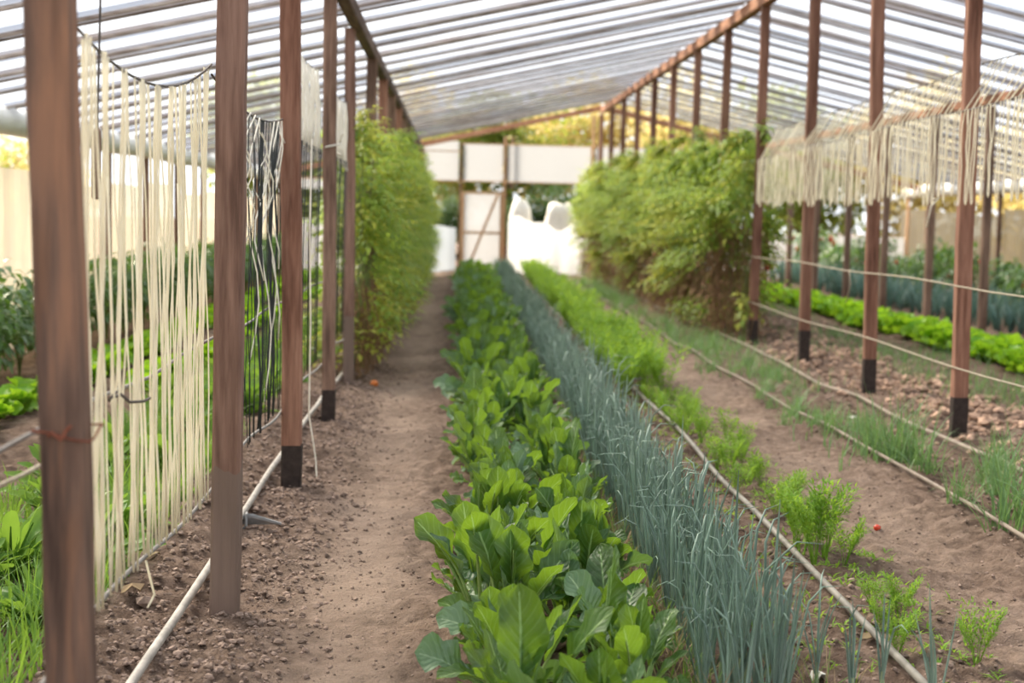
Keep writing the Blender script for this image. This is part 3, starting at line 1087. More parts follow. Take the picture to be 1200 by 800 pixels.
def carrot_mesh(seed, n, H, mat):
    """feathery tops: stalks carrying fine divided leaflets"""
    rr = random.Random(seed)
    mb = MB()
    for k in range(n):
        az = rr.uniform(0, 6.28); lean = rr.uniform(.02, .32); L = H * rr.uniform(.65, 1.05); curl = rr.uniform(.0, .6)
        d = Vector((math.cos(az), math.sin(az), 0)); s = Vector((-math.sin(az), math.cos(az), 0))
        pts = []; q = Vector((d.x * .008, d.y * .008, 0))
        for i in range(9):
            pts.append(q.copy())
            th = lean + curl * i / 8
            q = q + (d * math.sin(th) + Vector((0, 0, 1)) * math.cos(th)) * (L / 8)
        tube(mb, pts, [0.002 * (1 - i / 10) for i in range(9)], 3, False)
        for i in range(3, 9):
            span = L * .22 * math.sin(math.pi * min(1, (i - 2.2) / 7.5)) + .012
            for sg in (-1, 1):
                dirn = (s * sg + (pts[i] - pts[i - 1]).normalized() * .7 + Vector((0, 0, rr.uniform(-.1, .3)))).normalized()
                for j in range(4):
                    b = pts[i] + dirn * span * (j / 4)
                    for _ in range(2):
                        dd = (dirn + rnd_dir(rr) * .75).normalized()
                        leaf_card(mb, b, dd, Vector((0, 0, 1)), span * .5, span * .11 + .0016, .1, .1)
    return mb.mesh('carrot_plant', mat, False)


CARROT = [carrot_mesh(30 + i, 9, .24, M['carrot']) for i in range(4)]
rr = random.Random(5)
CL = 'feathery bright green carrot top growing beside the pipe'
named = [(1.29, 5.25, 1.15), (1.35, 5.35, 1.05), (1.29, 5.45, 1.1), (1.38, 5.2, .7), (1.30, 5.6, .8), (1.32, 4.62, .55), (1.37, 4.5, .62), (1.30, 4.45, .5), (1.26, 4.15, .6), (1.45, 4.05, .7), (1.36, 5.9, .6), (1.33, 6.1, .55)]
y = 6.2
while y < 10:
    named.append((1.36 + rr.uniform(-.1, .12), y, rr.uniform(.45, .75))); y += rr.uniform(.08, .2)
while y < 29.5:
    for c in (-.1, .08):
        named.append((1.29 + .012 * (y - 10) + c + rr.uniform(-.06, .06), y + rr.uniform(-.05, .05), rr.uniform(1.1, 1.6)))
    y += 0.19
for x, y, s in named[:300]:
    o = place('carrot_plant', rr.choice(CARROT), None, (x, y, gh(x, y) - .005), (0, 0, rr.uniform(0, 6.28)), s)
    near = s > .9 and y < 5.3
    tag(o, (CL if y < 10 else 'tall dense feathery carrot top in the far carrot row beside the onions') if not near else 'tall feathery bright green carrot top standing in the clump beside the pipe', 'carrot plant', 'carrot tops in the clump' if near else ('carrot tops beside the pipe' if y < 10 else 'carrot tops in the far row'))

# low carrot seedlings and small weeds between pipe and onions
mb = MB()
rr = random.Random(15)
for _ in range(1300):
    x = rr.gauss(1.10, .12) if rr.random() < .35 else rr.gauss(1.40, .09); y = 3.9 + 7 * rr.random() ** .9
    z = gh(x, y)
    for _ in range(4):
        leaf_card(mb, Vector((x, y, z)), rnd_dir(rr, .2, .9), Vector((0, 0, 1)), rr.uniform(.018, .05), rr.uniform(.004, .01))
tag(mb.build('seedling_carpet', M['carrot']), 'carpet of tiny green seedlings between the onions and the pipe', 'seedlings', kind='stuff')

mb = MB()
rr = random.Random(26)
for _ in range(1500):
    x = rr.gauss(.62, .045) if rr.random() < .7 else rr.gauss(.93, .05); y = 3.5 + 5 * rr.random() ** 1.3
    blade(mb, (x, y, gh(x, y)), rr.uniform(0, 6.28), rr.uniform(.06, .18), rr.uniform(.3, 1.2), rr.uniform(0, .8), rr.uniform(.0025, .005), 0 if rr.random() < .5 else 1, 3)
tag(mb.build('straw_litter', [M['straw'], M['grass']]), 'dry straw and thin weeds along both edges of the onion row', 'straw', kind='stuff')

TUFT = [tuft_mesh(i, 34, .12, .26, .06, .006, M['grass_blue'], 'grass_tuft') for i in range(4)]
TUFT_BIG = [tuft_mesh(40 + i, 46, .22, .42, .09, .008, M['grass_blue'], 'grass_tuft') for i in range(3)]
rr = random.Random(8)
tufts = [(2.28, 7.55, 1.0, 1), (2.35, 6.15, 1.15, 1), (2.48, 6.0, 1.1, 1), (2.6, 6.3, 1.0, 1), (2.42, 6.6, .9, 1), (2.2, 7.9, .8, 1), (2.3, 8.3, .8, 0), (2.5, 5.75, 1.1, 1), (2.62, 7.2, .7, 1), (2.75, 6.6, .9, 1), (2.3, 5.7, 1.0, 1), (2.38, 5.4, 1.1, 1), (2.5, 6.9, .8, 1), (2.15, 6.3, .7, 1), (2.25, 7.1, .9, 1), (2.0, 9.0, .6, 0), (2.1, 8.7, .7, 0), (2.3, 5.55, 1.35, 1), (2.42, 5.7, 1.3, 1), (2.2, 5.85, 1.1, 1), (2.55, 5.95, 1.25, 1), (2.26, 7.5, 1.0, 1), (2.22, 7.65, 1.1, 1)]
y = 8.5
while y < 28:
    tufts.append((2.2 + rr.uniform(-.15, .25), y, rr.uniform(.6, 1.1), 0)); y += rr.uniform(.12, .35)
for x, y, s, big in tufts:
    o = place('grass_tuft', rr.choice(TUFT_BIG if big else TUFT), None, (x, y, gh(x, y) - .005), (0, 0, rr.uniform(0, 6.28)), s)
    tag(o, 'long-bladed grass tuft on the strip between the two right-hand pipes' if False else ('tall coarse grass tuft leaning over the pipes by the ridge posts' if big else 'short green grass tuft on the strip below the ridge posts'), 'grass', 'tall tufts below the ridge posts' if big else 'short tufts below the ridge posts')

mb = MB()
rr = random.Random(25)
for _ in range(11000):
    u = rr.random()
    if u < .5: x = rr.gauss(2.35, .2)
    else: x = rr.gauss(3.95, .35)
    y = 6 + 22 * rr.random() ** 1.3
    if vnoise(x * 1.4, y * .9, 31) < -.08: continue
    blade(mb, (x, y, gh(x, y)), rr.uniform(0, 6.28), rr.uniform(.05, .17), rr.uniform(0, .6), rr.uniform(0, 1), rr.uniform(.004, .009), 0, 3)
tag(mb.build('weed_grass', M['grass_blue']), 'thin sparse grass on the strips either side of the ridge posts', 'grass', kind='stuff')


# ---- weeds left of the curtain
def rosette_mesh(seed, n, L, W, mat, lean=(.2, 1.1), name='weed_plant'):
    rr = random.Random(seed)
    mb = MB()
    for i in range(n):
        az = i * 2.4 + rr.uniform(-.4, .4)
        t0 = rr.uniform(*lean)
        src = chard_leaf(seed * 31 + i, L * rr.uniform(.7, 1.1), W * rr.uniform(.7, 1.1), L * rr.uniform(.1, .3), t0, rr.uniform(.2, .9), .12)
        mb.merge(src, Matrix.Rotation(az, 4, 'Z'), 0)
    return mb.mesh(name, mat, True)


ROS = [rosette_mesh(60 + i, 16, .17, .045, M['grass']) for i in range(4)]
LET = [rosette_mesh(70 + i, 22, .16, .13, M['lettuce'], (.15, 1.0), 'lettuce_plant') for i in range(3)]
GT = [tuft_mesh(80 + i, 40, .14, .34, .08, .007, M['grass'], 'grass_tuft') for i in range(4)]
rr = random.Random(33)
for k in range(110):
    x = rr.uniform(-1.62, -1.08); y = 3.2 + 12 * rr.random() ** 1.15
    if k % 2:
        o = place('weed_plant', rr.choice(ROS), None, (x, y, gh(x, y) - .005), (0, 0, rr.uniform(0, 6.28)), rr.uniform(.8, 1.4))
        tag(o, 'broad-bladed green weed growing behind the string curtains', 'weed', 'weeds behind the string curtains')
    else:
        o = place('grass_tuft', rr.choice(GT), None, (x, y, gh(x, y) - .005), (0, 0, rr.uniform(0, 6.28)), rr.uniform(.6, 1.15))
        tag(o, 'bright green grass tuft growing behind the string curtains', 'grass', 'grass behind the string curtains')
mb = MB()
for _ in range(9000):
    x = rr.uniform(-1.75, -1.02); y = 3.0 + 14 * rr.random() ** 1.4
    if vnoise(x * 2.4, y * 1.5, 41) < -.16: continue
    blade(mb, (x, y, gh(x, y)), rr.uniform(0, 6.28), rr.uniform(.05, .2), rr.uniform(0, .7), rr.uniform(0, 1.2), rr.uniform(.004, .01), 0, 3)
tag(mb.build('weed_carpet', M['grass']), 'low green weeds and grass carpeting the strip behind the strings', 'grass', kind='stuff')


def crop_row(name, meshes, x, y0, y1, step, s0, s1, label, cat, group, seed, jx=.06):
    rr = random.Random(seed)
    y = y0
    while y < y1:
        xx = x + rr.uniform(-jx, jx)
        o = place(name, rr.choice(meshes), None, (xx, y, gh(xx, y) - .01), (0, 0, rr.uniform(0, 6.28)), rr.uniform(s0, s1))
        tag(o, label, cat, group)
        y += step * rr.uniform(.85, 1.15)


crop_row('lettuce_plant', LET, -2.45, 6, 27, .3, .9, 1.2, 'bright green lettuce in the row nearest the string curtains', 'lettuce', 'lettuces left of the strings', 3)
crop_row('lettuce_plant', LET, -1.95, 10, 27, .36, .75, 1.0, 'small bright green lettuce between the weeds and the lettuce row', 'lettuce', 'small lettuces left of the strings', 4)
crop_row('lettuce_plant', LET, 4.75, 9, 29.5, .27, 1.1, 1.4, 'bright green lettuce in the long row in front of the dark leeks', 'lettuce', 'lettuces before the leeks', 6)
crop_row('lettuce_plant', LET, 5.0, 9.1, 29.5, .27, 1.1, 1.4, 'bright green lettuce in the long row in front of the dark leeks', 'lettuce', 'lettuces before the leeks', 7)

# leeks: fan shaped plants
LEEK = []
for v in range(3):
    rr = random.Random(120 + v); mb = MB()
    for i in range(12):
        blade(mb, (0, 0, 0), rr.choice((1.57, -1.57, 0, 3.14)) + rr.uniform(-.6, .6), rr.uniform(.38, .6), rr.uniform(.02, .4), rr.uniform(.1, 1.3), .03, 0, 6)
    LEEK.append(mb.mesh('leek_plant', M['leek'], True))
for i, xx in enumerate((6.25, 6.5)):
    crop_row('leek_plant', LEEK, xx, 10 + .1 * i, 30, .17, .8, 1.05, 'dark blue-green leek in the row behind the bright lettuces', 'leek', 'leeks behind the lettuces', 9 + i)


# ---- pepper bushes
def bush_mesh(seed, H, R, n, L, mats, name):
    rr = random.Random(seed)
    mb = MB()
    for k in range(5):
        a = k * 1.26 + rr.uniform(-.3, .3)
        tube(mb, [(0, 0, 0), (.03 * math.cos(a), .03 * math.sin(a), H * .3), (R * .6 * math.cos(a), R * .6 * math.sin(a), H * .8)], [.01, .008, .004], 5, False, 1)
    for _ in range(n):
        d = rnd_dir(rr)
        r = rr.random() ** .45
        p = Vector((d.x * R * r, d.y * R * r, H * .58 + d.z * H * .42 * r))
        o = (Vector((d.x, d.y, rr.uniform(-.6, .3))) + rnd_dir(rr) * .5)
        leaf_card(mb, p, o, Vector((0, 0, 1)), L * rr.uniform(.7, 1.2), L * .5, .15, .35)
    return mb.mesh(name, mats, True)


PEP = [bush_mesh(i, .85, .34, 420, .12, [M['pepper'], M['stem']], 'foliage') for i in range(3)]


def fruit_mesh(r, mat, name, elong=1.0):
    mb = MB()
    n, m = 10, 7
    V = []
    for j in range(m + 1):
        a = math.pi * j / m
        for i in range(n):
            b = 2 * math.pi * i / n
            q = 1 + .05 * math.cos(4 * b)
            V.append((r * math.sin(a) * math.cos(b) * q, r * math.sin(a) * math.sin(b) * q, r * elong * (math.cos(a) - .12 * math.exp(-8 * a * a))))
    F = [(j * n + i, j * n + (i + 1) % n, (j + 1) * n + (i + 1) % n, (j + 1) * n + i) for j in range(m) for i in range(n)]
    mb.add(V, F)
    return mb.mesh(name, mat, True)


TOM = fruit_mesh(.03, M['red'], 'tomato', .9)
PEPF = fruit_mesh(.035, M['red'], 'pepper_fruit', 1.3)
ORG = fruit_mesh(.028, M['orange'], 'tomato', .9)


def pepper_bush(x, y, s, label, group, fruits, seed):
    rr = random.Random(seed)
    root = empty('pepper_bush', (x, y, gh(x, y)), rr.uniform(0, 6.28))
    root.scale = (s, s, s)
    tag(root, label, 'pepper bush', group)
    place('foliage', rr.choice(PEP), root)['kind'] = 'stuff'
    for _ in range(fruits):
        a = rr.uniform(0, 6.28)
        place('pepper_fruit', PEPF, root, (.3 * math.cos(a), .3 * math.sin(a), rr.uniform(.35, .7)))
    return root


rr = random.Random(64)
y = 12.0
k = 0
while y < 30:
    s = rr.uniform(.85, 1.4)
    f = 5 if k % 3 == 0 else 0
    pepper_bush(7.15 + rr.uniform(-.15, .15), y, s, 'dark leafy pepper bush with red fruit behind the leeks' if f else 'dark leafy pepper bush without fruit behind the leeks',
                'fruiting pepper bushes behind the leeks' if f else 'pepper bushes behind the leeks', f, 300 + k)
    y += rr.uniform(.6, 1.3); k += 1
y = 9.5
while y < 28:
    pepper_bush(-2.98 + rr.uniform(-.06, .06), y, rr.uniform(.8, 1.0), 'dark leafy pepper bush along the cream wall behind the strings', 'pepper bushes along the wall behind the strings', 0, 400 + k)
    y += rr.uniform(.55, .95); k += 1


# ---- tomato vines
def vine_mesh(seed, H, wx, wy, n, zlo, mats, Ls=.055, dense_top=1.0):
    rr = random.Random(seed)
    mb = MB()
    lumps = []
    for _ in range(26):
        z = zlo + (H - zlo) * rr.random() ** (.5 if wx > .3 else .8)
        taper = 1.0 if z < H * .8 else max(.3, 1 - (z - H * .8) / (H * .25))
        a = rr.uniform(0, 6.28)
        if rr.random() < .22: z = .2 + (H - .2) * rr.random()
        lumps.append((Vector((math.cos(a) * wx * .8 * taper * rr.uniform(.5, 1.15), math.sin(a) * wy * rr.uniform(.2, 1), z)), rr.uniform(.07, .17), rr.random()))
    for _ in range(4):
        lumps.append((Vector((rr.uniform(-.5, .5) * wx, rr.uniform(-1, 1) * wy, H * rr.uniform(.98, 1.09))), rr.uniform(.03, .06), rr.random()))
    for _ in range(n):
        c_, r_, ty = rr.choice(lumps)
        dd = rnd_dir(rr)
        p = c_ + Vector((dd.x, dd.y, dd.z * 1.25)) * (r_ * rr.random() ** .4)
        z = p.z; a = math.atan2(p.y / wy, p.x / wx)
        d = Vector((math.cos(a), math.sin(a) * .6, rr.uniform(-1.1, .25))).normalized()
        mi = 1 if rr.random() < (.75 if ty < .36 else .16) else 0
        # compound leaf: rachis direction d, leaflets in pairs plus terminal
        s = d.cross(Vector((0, 0, 1)))
        s = s.normalized() if s.length > .01 else Vector((1, 0, 0))
        L = Ls * rr.uniform(.7, 1.3)
        for q in range(3):
            b = p + d * (L * .8 * q)
            for sg in (-1, 1):
                leaf_card(mb, b, (s * sg + d * .6 + rnd_dir(rr) * .25), Vector((0, 0, 1)), L * rr.uniform(.7, 1), L * .5, .12, .3, mi)
        leaf_card(mb, p + d * L * 2.2, d, Vector((0, 0, 1)), L * 1.1, L * .6, .12, .3, mi)
    return mb.mesh('foliage', mats, False)


def dry_mesh(seed, z0, z1, wx, wy, n):
    rr = random.Random(seed)
    mb = MB()
    for _ in range(n):
        a = rr.uniform(0, 6.28); r = rr.random() ** .5
        p = Vector((math.cos(a) * wx * r, math.sin(a) * wy * r, rr.uniform(z0, z1)))
        d = Vector((rr.uniform(-.5, .5), rr.uniform(-.5, .5), -1))
        leaf_card(mb, p, d, Vector((1, 0, 0)), rr.uniform(.05, .12), .03, .3, .3)
    for _ in range(14):
        x = rr.uniform(-wx, wx) * .7; yy = rr.uniform(-wy, wy)
        tube(mb, [(x, yy, z1), (x + rr.uniform(-.06, .06), yy + rr.uniform(-.08, .08), (z0 + z1) / 2), (x + rr.uniform(-.1, .1), yy + rr.uniform(-.1, .1), 0.02)], .004, 4, False)
    return mb.mesh('dry_leaves', M['tomato_dry'], False)


def vine_stem(seed, H, wx):
    rr = random.Random(seed)
    mb = MB()
    for k in range(3):
        pts = [(rr.uniform(-.04, .04), rr.uniform(-.1, .1), 0)]
        for i in range(1, 7):
            pts.append((rr.uniform(-wx, wx) * .3, pts[0][1] + rr.uniform(-.06, .06), H * .95 * i / 6))
        tube(mb, pts, [.008 - .0007 * i for i in range(7)], 5, False)
    return mb.mesh('stem', M['stem'], True)


VM = [M['tomato_leaf'], M['tomato_yellow']]
VL = [vine_mesh(i, 1.98, .25, .34, 300, .3, VM, .066) for i in range(4)]
VR = [vine_mesh(20 + i, 2.02, .42, .40, 420, .55, VM, .072) for i in range(4)]
DL = [dry_mesh(i, .05, .75, .16, .3, 160) for i in range(3)]
DR = [dry_mesh(10 + i, .05, 1.25, .36, .40, 520) for i in range(3)]
SL_ = [vine_stem(1, 1.95, .2)]
rr = random.Random(55)


def vine(x, y, fol, dry, s, label, group, fruits):
    root = empty('tomato_vine', (x, y, gh(x, y)), rr.choice((0, math.pi)))
    root.scale = (1, 1, s)
    tag(root, label, 'tomato vine', group)
    place('foliage', rr.choice(fol), root)['kind'] = 'stuff'
    place('dry_leaves', rr.choice(dry), root)['kind'] = 'stuff'
    place('stem', SL_[0], root)
    for _ in range(fruits):
        place('tomato', rr.choice((TOM, ORG)), root, (rr.choice((-1, 1)) * .26, rr.uniform(-.2, .2), rr.uniform(.5, 1.2)))


y = 11.0
while y < 30.5:
    vine(XL + 0.02 + rr.uniform(-.04, .04), y, VL, DL, rr.uniform(.80, .97) * (1.0 if y > 12.4 else .9), *(('bright green tomato vine trained up the post row beside the left path', 'tomato vines beside the left path') if y > 11.2 else ('first tomato vine beside the left path, next to the tied-up strings', None)), 0)
    y += rr.uniform(.42, .55)
y = 14.9
while y < 30.8:
    vine(XR - 0.10 + rr.uniform(-.06, .06), y, VR, DR, rr.uniform(.80, 1.03), *(('bushy yellow-green tomato vine with dry brown base under the ridge beam', 'tomato vines under the ridge beam') if y > 15 else ('bushy tomato vine with dry base next to the last hanging string loops', None)), 1 if rr.random() < .3 else 0)
    y += rr.uniform(.45, .6)

# ------------------------------------------------------------------ wires and strings by the left path
def wire(name, pts, r, mat, label, cat, sides=6, group=None):
    mb = MB(); tube(mb, pts, r, sides)
    return tag(mb.build(name, mat, None, True), label, cat, group)


y1, y2, y3, y4, y5 = (YL0 - BAY, YL0, YL0 + BAY, YL0 + 2 * BAY, YL0 + 3 * BAY)


def sag(ya, yb, za, zb, s, n=14, x=XL - 0.05, jx=0.0):
    return [(x + jx * math.sin(i * 1.3), ya + (yb - ya) * i / n, za + (zb - za) * i / n - s * 4 * (i / n) * (1 - i / n)) for i in range(n + 1)]


def z_on(pts, y):
    for a, b in zip(pts, pts[1:]):
        if a[1] <= y <= b[1]:
            t = (y - a[1]) / (b[1] - a[1]); return a[2] + (b[2] - a[2]) * t
    return pts[-1][2]


XC = XL - 0.05

TOP1 = sag(y1, y2 + .03, 1.61, 1.62, .13)
TOP2 = sag(y2 + .03, y3 + .03, 1.59, 1.58, .06)
TOP3 = sag(y3 + .04, y4 - .04, 1.92, 1.95, .03)
TOP4 = sag(y4 + .04, y5 - .04, 1.90, 1.92, .03)
wire('trellis_wire', TOP1, .0035, M['wire'], 'sagging dark wire carrying the cream string curtain', 'wire')
wire('trellis_wire', TOP2, .0035, M['wire'], 'sagging dark wire carrying the black strings and white tangles', 'wire')
wire('trellis_wire', TOP3, .003, M['wire'], 'high wire over the first tied-up bundle of white strings', 'wire')
wire('trellis_wire', TOP4, .003, M['wire'], 'high wire over the second tied-up bundle of white strings', 'wire')
wire('trellis_wire', sag(y3 + .045, y4 - .05, 1.56, 1.50, .02), .004, M['wire'], 'dark wire slung from the red-brown post to the knotted post', 'wire')
BOT = [(XC + .004 * math.sin(i), 1.0 + i * .2, .345 + .02 * math.sin(i * .62 + .4)) for i in range(0, 48)]
wire('ground_rope', BOT, .0055, M['rope_grey'], 'grey cord holding the lower ends of the curtain strings', 'cord')
MID = [(XC - .02 + .005 * math.sin(i * 1.7), 0.8 + i * .25, .785 + .008 * math.sin(i * .9)) for i in range(0, 40)]
wire('guide_rope', MID, .0045, M['rope_grey'], 'grey cord at waist height threading through the curtain strings', 'cord')
MID2 = [(XC - .05, 0.8 + i * .25, .745 - .018 * i * .25 + .006 * math.sin(i * 1.3)) for i in range(0, 10)]
wire('guide_rope', MID2, .004, M['rope'], 'thin pale cord just below the waist-high grey cord', 'cord')
wire('knot_wire', [(XC, 3.29, .785), (XC + .01, 3.31, .798), (XC - .01, 3.33, .778), (XC + .012, 3.34, .79), (XC + .02, 3.4, .765), (XC + .03, 3.5, .755), (XC + .025, 3.6, .75)], .0035, M['wire'], 'dark knotted wire end dangling from the waist-high cord', 'wire')


def string(pts, r, mat, name, label, group, flat=0.6, cat='string'):
    mb = MB(); tube(mb, pts, r, 5, True, 0, flat)
    return tag(mb.build(name, mat, None, True), label, cat, group)


rr = random.Random(99)
n1 = 56
for i in range(n1):
    t = i / (n1 - 1)
    y = 2.99 + 1.6 * t + rr.uniform(-.02, .02)
    if rr.random() < .25: y += rr.uniform(-.03, .03)
    y = min(max(y, 2.98), 4.58)
    yb = y + rr.uniform(-.03, .03) + (0.06 if rr.random() < .12 else 0)
    zt_ = z_on(TOP1, y); zb = z_on(BOT, yb)
    pts = []
    for j in range(9):
        q = j / 8
        w = rr.uniform(-.004, .004) if 0 < j < 8 else 0
        pts.append((XC + w + .012 * math.sin(q * 3.1 + i), y + (yb - y) * q + rr.uniform(-.004, .004), zt_ + (zb - zt_) * q))
    string(pts, rr.uniform(.002, .0036), M['twine'], 'curtain_string', 'cream twine string tied between sagging wire and grey cord beside the thick post', 'strings of the cream curtain')
# a few slanting strands and a loose end
for i in range(5):
    y = 2.95 + .27 * i
    string([(XC + .01, y, z_on(TOP1, y) - .25), (XC + .014, y + .03, .9), (XC + .016, y + .02 + .1 * (i % 2), .36)], .0025, M['twine'], 'curtain_string', 'slanting cream twine string crossing the upright strings of the curtain', 'slanting strings of the cream curtain')
string([(XC + .005, 3.66, .35), (XC + .012, 3.68, .30), (XC + .02, 3.69, .26), (XC + .01, 3.66, .235)], .003, M['twine'], 'loose_string_end', 'short cream string end hanging below the grey cord', None)
for i in range(18):
    y = 5.3 + 1.25 * i / 17 + rr.uniform(-.02, .02)
    zt_ = z_on(TOP2, y)
    string([(XC + rr.uniform(-.01, .01), y + rr.uniform(-.01, .01), zt_ + (.345 - zt_) * q / 5) for q in range(6)], rr.choice((.0016, .002, .0045)), M['twine_black'], 'black_string', 'straight black string between the straight brown and the red-brown post', 'black strings between the second pair of posts')
for i in range(13):
    y = 5.35 + 1.15 * i / 12 + rr.uniform(-.05, .05)
    zt_ = z_on(TOP2, min(max(y, 4.7), 6.5)); ln = rr.choice((.3, .45, .6, .9, 1.1))
    a = rr.uniform(0, 6); amp = rr.uniform(.03, .1)
    string([(XC + .02 * math.sin(q + a), y + amp * math.sin(q * .8 + a) - amp * math.sin(a) + rr.uniform(-.008, .008), zt_ - ln * q / 8) for q in range(9)], .0028, M['twine_white'], 'tangled_string', 'white string hanging tangled over the black strings', 'tangled white strings')
for (ya, yb, TOPX, lab, g) in ((7.0, 8.3, TOP3, 'first', 'a'), (9.1, 10.4, TOP4, 'second', 'b')):
    for i in range(24):
        y = ya + (yb - ya) * i / 23 + rr.uniform(-.01, .01)
        z1 = z_on(TOPX, y); z2 = 1.50 + rr.uniform(-.05, .03)
        string([(XC + rr.uniform(-.01, .01), y, z1 + (z2 - z1) * q / 4) for q in range(5)], .006, M['twine_white'], 'hanging_string', 'short white string in the %s tied-up bundle before the vines' % lab, 'short strings of the %s tied-up bundle' % lab)
    for i in range(11):
        y = ya + (yb - ya) * i / 10 + rr.uniform(-.02, .02)
        string([(XC + .01, y, 1.52), (XC, y + rr.uniform(-.02, .02), 1.0), (XC, y, .38)], rr.choice((.002, .0035, .005)), M['twine_black'], 'black_string', 'black string below the %s bundle of white strings' % lab, 'black strings below the %s bundle' % lab)
string([(XL + .06, y3 + .10, 1.5), (XL + .055, y3 + .12, 1.1), (XL + .065, y3 + .1, .7), (XL + .06, y3 + .13, .3), (XL + .09, y3 + .16, .1), (XL + .1, y3 + .1, .03)], .004, M['twine_white'], 'loose_string', 'single white string hanging to the soil beside the red-brown post', None)
wire('knotted_string', [(XL + .05 * math.cos(t), y4 + .05 * math.sin(t), 1.50 + .01 * t) for t in [i * .5 for i in range(15)]] + [(XL + .06, y4 - .04, 1.62)], .005, M['twine_white'], 'pale string wound round the slender brown post', 'string')
# hanging wooden weight on a cord
o = empty('hanging_weight', (-1.73, 7.55, 1.22))
tag(o, 'rounded wooden stick hanging on a dark cord behind the cream strings', 'weight')
mb = MB(); tube(mb, [(0, 0, 0), (0, 0, .012), (0, 0, .3), (.003, 0, .33), (.003, 0, .345)], [.012, .023, .024, .02, .008], 10)
mb.build('stick', M['post'], o, True)
mb = MB(); tube(mb, [(.003, 0, .34), (.01, 0, .6), (.02, 0, 1.04)], .006, 5)
mb.build('cord', M['wire'], o)

# ------------------------------------------------------------------ string loops under the ridge row
XS = XR - 0.06
HI = [(XS + .16, 6.2 + i * .35, 2.13 - .011 * i * .35 + .012 * math.sin(i * 1.1)) for i in range(24)]
LO = [(XS, 6.2 + i * .35, 1.87 - .014 * i * .35 + .01 * math.sin(i * .8)) for i in range(24)]
wire('trellis_wire', HI, .004, M['wire'], 'upper wire holding the slanting strings beside the ridge posts', 'wire')
wire('trellis_wire', LO, .0045, M['wire'], 'lower wire holding the hanging string loops beside the ridge posts', 'wire')
rr = random.Random(123)
y = 6.9
while y < 14.25:
    zl = z_on(LO, y); zh = z_on(HI, y); zb = 1.345 + rr.uniform(-.03, .03)
    w = rr.uniform(.02, .05)
    sl = rr.uniform(-.06, .06)
    pts = [(XS + .16, y + sl, zh), (XS + .08, y + sl * .5, (zh + zl) / 2), (XS - .004, y, zl)]
    for q in range(1, 5):
        pts.append((XS - .012 + rr.uniform(-.006, .006), y + rr.uniform(-.008, .008), zl + (zb - zl) * q / 5))
    pts += [(XS - .012, y + w * .15, zb + .006), (XS - .012, y + w * .5, zb - .014), (XS - .012, y + w * .85, zb + .006)]
    for q in range(4, -1, -1):
        pts.append((XS - .012 + rr.uniform(-.006, .006), y + w + rr.uniform(-.008, .008), zl + (zb - zl) * q / 5))
    string(pts, rr.uniform(.0032, .0045), M['twine'], 'string_loop', 'cream string looped over the lower wire and hanging beside the ridge posts', 'string loops beside the ridge posts')
    y += rr.uniform(.06, .12) if y > 9 else rr.uniform(.08, .16)
string([(XS - .02, 8.95, 1.345), (XS - .03, 8.8, 1.35), (XS - .02, 8.98, 1.30), (XS - .02, 9.05, 1.18)], .006, M['twine_white'], 'loose_string', 'knotted cream string end dangling lower than the loops', None)
RM = [(XR - .05, 5.5 + i * .5, .855 + .008 * math.sin(i)) for i in range(24)]
wire('guide_rope', RM, .005, M['rope'], 'pale cord at waist height along the reddish ridge posts', 'cord')
RB = [(XR - .05, 5.5 + i * .5, .405 + .01 * math.sin(i * .8)) for i in range(24)]
wire('guide_rope', RB, .0045, M['rope'], 'pale cord at knee height along the reddish ridge posts', 'cord')
string([(XR - .05, 10.9, .86), (XR - .05, 10.85, .75), (XR - .05, 10.95, .62)], .004, M['rope'], 'loose_string', 'curled pale string end hanging from the waist-high cord', None)

# ------------------------------------------------------------------ irrigation pipes
def pipe(x, r, mat, label, ya, yb, wob, seed, dz=0.0):
    rr = random.Random(seed)
    pts = []
    y = ya
    while y < yb:
        pts.append((x + wob * math.sin(y * .6 + seed), y, sum(gh(x, y + j * .12) for j in range(-4, 5)) / 9 + .022 + dz)); y += .35
    mb = MB(); tube(mb, pts, r, 10)
    tag(mb.build('irrigation_pipe', mat, None, True), label, 'pipe')


pipe(-0.765, .0125, M['pipe'], 'grey plastic pipe on the soil passing behind the left post row', 2.2, 30, .012, 1, .01)
pipe(1.24, .0115, M['pipe_grey'], 'grey plastic pipe lying between the onions and the carrot tops', 2.4, 30, .012, 2, .015)
pipe(2.14, .009, M['pipe_brown'], 'thin dusty pipe along the edge of the bare right path', 4, 30, .02, 3, .01)
pipe(2.70, .012, M['pipe_brown'], 'thicker dusty pipe running just in front of the ridge post feet', 4, 30, .02, 4, .015)
# clip on the left pipe
o = empty('pipe_clip', (-.755, 5.75, gh(-.755, 5.75)), .1)
tag(o, 'grey flat clip laid across the left pipe', 'clip')
mb = MB()
V = [(-.10, -.008, .02), (-.02, -.02, .048), (.02, -.02, .048), (.13, -.006, .016), (.13, .006, .016), (.02, .02, .048), (-.02, .02, .048), (-.10, .008, .02)]
V += [(x, y, z - .008) for x, y, z in V]
mb.add(V, [tuple(range(8)), tuple(reversed(range(8, 16)))] + [(i, i + 8, (i + 1) % 8 + 8, (i + 1) % 8) for i in range(8)])
mb.build('bar', M['clip'], o)
mb = MB(); tube(mb, [(-.012 + .0 * i, -.03 + .0 * i, .0) for i in range(1)] + [(0, -.035, .012), (0, -.02, .05), (0, .02, .05), (0, .035, .012)], .006, 5)
mb.build('strap', M['clip'], o)


